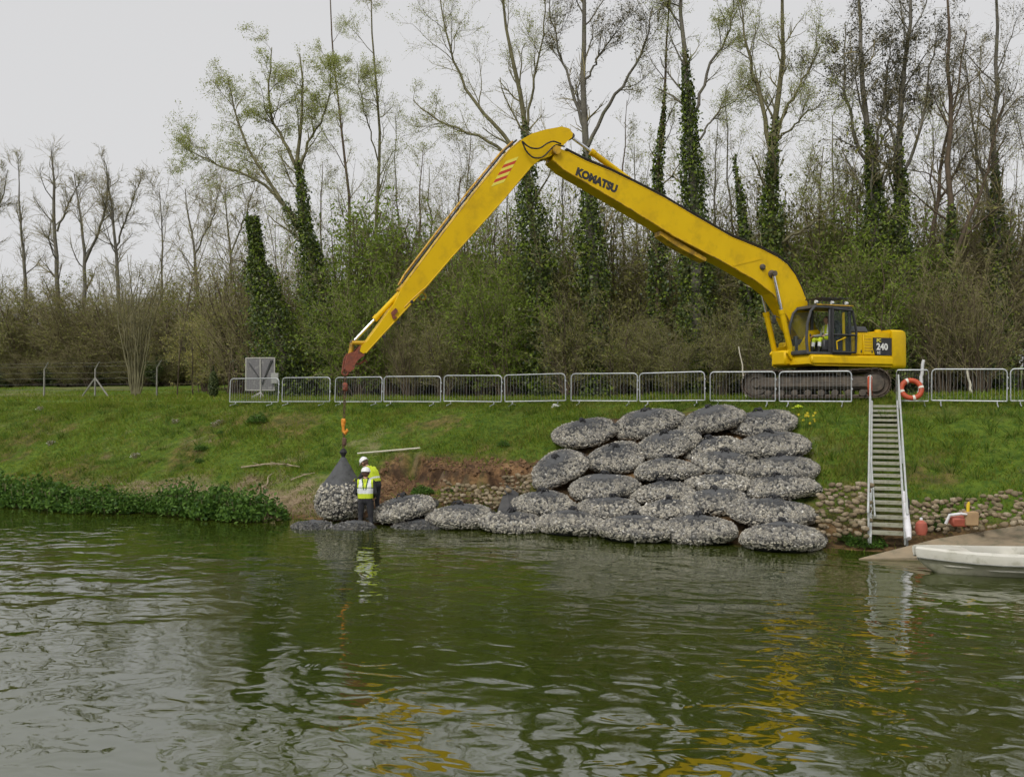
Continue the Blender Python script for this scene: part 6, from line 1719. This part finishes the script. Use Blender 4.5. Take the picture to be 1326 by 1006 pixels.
# ------------------------------------------------------------------ depth of the wood: one mass
def wood_mass(name, label, N, x0, x1, y0, y1, h0, h1_, seed, leaf_n, nb=9, nt_=5, rmin=.010):
    rng = np.random.default_rng(seed)
    x = rng.uniform(x0, x1, N); y = rng.uniform(y0, y1, N); z = ground_z(x, y); h = rng.uniform(h0, h1_, N); k = 6
    t = np.linspace(0, 1, k); ln = rng.normal(0, .15, (N, 2)) * h[:, None]
    P = np.stack([x[:, None] + ln[:, :1] * t, y[:, None] + ln[:, 1:] * t, z[:, None] - .2 + h[:, None] * t], -1); P[:, 1:, :2] += np.cumsum(rng.normal(0, .20, (N, k - 1, 2)), 1)
    R = np.linspace(1, .15, k)[None] * rng.uniform(.02, .075, (N, 1))
    V0, F0 = tube_batch(P, R, 4)
    P2, R2, L2 = sprout(P, R, nb, .08, 1, .75, h * .30, 5, .20, .04, .45, rng, .4, rmin * 1.3)
    P3, R3, L3 = sprout(P2, R2, nt_, .15, 1, .65, L2 * .5, 3, .25, .02, .6, rng, .3, rmin)
    V2, F2 = tube_batch(P2, R2, 3); V3, F3 = tube_batch(P3, R3, 3)
    v_, f_ = leaves_on(P3, leaf_n, .11, .5, .08, rng); v2, f2 = leaves_on(P2[z.repeat(nb) > -9], leaf_n // 3, .2, .8, .35, rng)
    low = v2[:, 2].reshape(-1, 4).mean(1) < np.percentile(v2[:, 2], 55)
    v2 = v2.reshape(-1, 4, 3)[low].reshape(-1, 3); f2 = np.arange(len(v2)).reshape(-1, 4)
    V, Fs, ms = merge([(V0, F0, 0), (V2, F2, 1), (V3, F3, 1), (v_, f_, 2), (v2, f2, 3)])
    o = link(name, mesh_np(name, V, Fs, ms), None, [M['bark_brown'], M['twig'], M['leaf_spring'], M['leaf_olive']])
    set_props(o, label, 'woodland', kind='stuff'); return o
wood_mass('woodland', 'brown and olive mass of bare undergrowth deep in the wood', 350, -46, 24, 49, 63, 6, 15.5, 500, 62000, nb=11, nt_=6, rmin=.007)
wood_mass('far_woodland', 'dim brown wood closing the field in the distance', 230, -116, -38, 76, 92, 6, 14, 501, 20000, nb=10, nt_=5, rmin=.012)

# ------------------------------------------------------------------ waterside nettles and tufts
def make_clump(name, r, h, n, leaf_s, leafm, seed, asp=.55):
    rng = np.random.default_rng(seed)
    th = rng.uniform(0, 6.28, n); rr = r * np.sqrt(rng.uniform(0, 1, n)); dome = h * np.sqrt(np.clip(1 - (rr / r) ** 2, .04, 1)) * (1 + .5 * vnoise(np.cos(th) * rr / r * 2.5 + seed, np.sin(th) * rr / r * 2.5, 4))
    z = dome * rng.uniform(.2, 1.05, n) ** .6 * (1 + .25 * rng.normal(size=n).clip(-1, 1.5))
    c = np.stack([np.cos(th) * rr, np.sin(th) * rr * .75, z], -1)
    v_, f_ = leaf_quads(c, leaf_s, asp, rng, .3)
    root = empty(name)
    link('leaves', mesh_np('leaves', v_, [f_]), root, M[leafm])
    ns = 30; a = rng.uniform(0, 6.28, ns); q = r * .8 * np.sqrt(rng.uniform(0, 1, ns))
    P = np.stack([np.stack([np.cos(a) * q * (.7 + .3 * t), np.sin(a) * q * .7 * (.7 + .3 * t), -.12 + (h * .8 + .12) * t * np.ones(ns)], -1) for t in (0, .5, 1)], 1)
    V0, F0 = tube_batch(P, np.full((ns, 3), .008), 3)
    link('stems', mesh_np('stems', V0, [F0]), root, M['twig_olive'])
    return root
NET = [make_clump('nettle_clump', .80, .72, 1700, .12, 'leaf_nettle', 600 + i) for i in range(4)]
used = set(); rg = np.random.default_rng(61)
NL = 'dense green nettle clump overhanging the water edge'
i = 0; x_ = -34.5
while x_ < -15.6:
    pr = NET[i % 4]; o = pr if pr.name not in used else copy_tree(pr); used.add(pr.name)
    y_ = 21.35 + rg.uniform(-.2, .25) + .25 * math.sin(x_ * .9)
    o.location = (x_, y_, max(.0, gz(x_, y_)) - .02); o.rotation_euler = (0, 0, rg.uniform(0, 6.28)); s_ = rg.uniform(.75, 1.2); o.scale = (s_ * 1.05, s_, s_ * rg.uniform(.8, 1.15))
    set_props(o, NL, 'nettles', 'nettle clumps along the water edge'); x_ += rg.uniform(.55, .85); i += 1
for j, (px, py, s_, lab) in enumerate([(1122, 708, .55, 'small green weed clump at the foot of the steps'), (1212, 684, .40, 'weed clump between the red float and the slipway'), (1096, 700, .30, 'tiny weed tuft between the rock wall and the steps'),
                                      (333, 547, .55, 'dark green tuft high on the bank below the first barrier panel'), (261, 583, .34, 'dark green tuft halfway down the bank'), (258, 599, .26, 'small dark tuft just above the nettles'), (286, 562, .22, 'tiny tuft beside the white blossom'), (547, 640, .45, 'grassy clump in the slumped scar'), (590, 636, .30, 'low weed clump beside the sandbag heap'), (652, 578, .30, 'tuft of coarse grass above the scar')]):
    o = copy_tree(NET[j % 4]); p = og(px, py, 0); o.location = tuple(p); o.scale = (s_, s_, s_ * .75); o.rotation_euler = (0, 0, j); del o['group']; set_props(o, lab, 'weeds')
WF = make_clump('blossom_clump', .22, .20, 26, .045, 'white_fl', 640, .8)
for j, (px, py) in enumerate([(227, 548), (285, 549), (278, 552), (52, 531), (176, 592), (66, 576)]):
    o = WF if j == 0 else copy_tree(WF); p = og(px, py, 0); o.location = tuple(p); o.rotation_euler = (0, 0, j); set_props(o, 'sparse white wild flowers in the bank grass', 'flowers', 'white wild flowers on the bank')
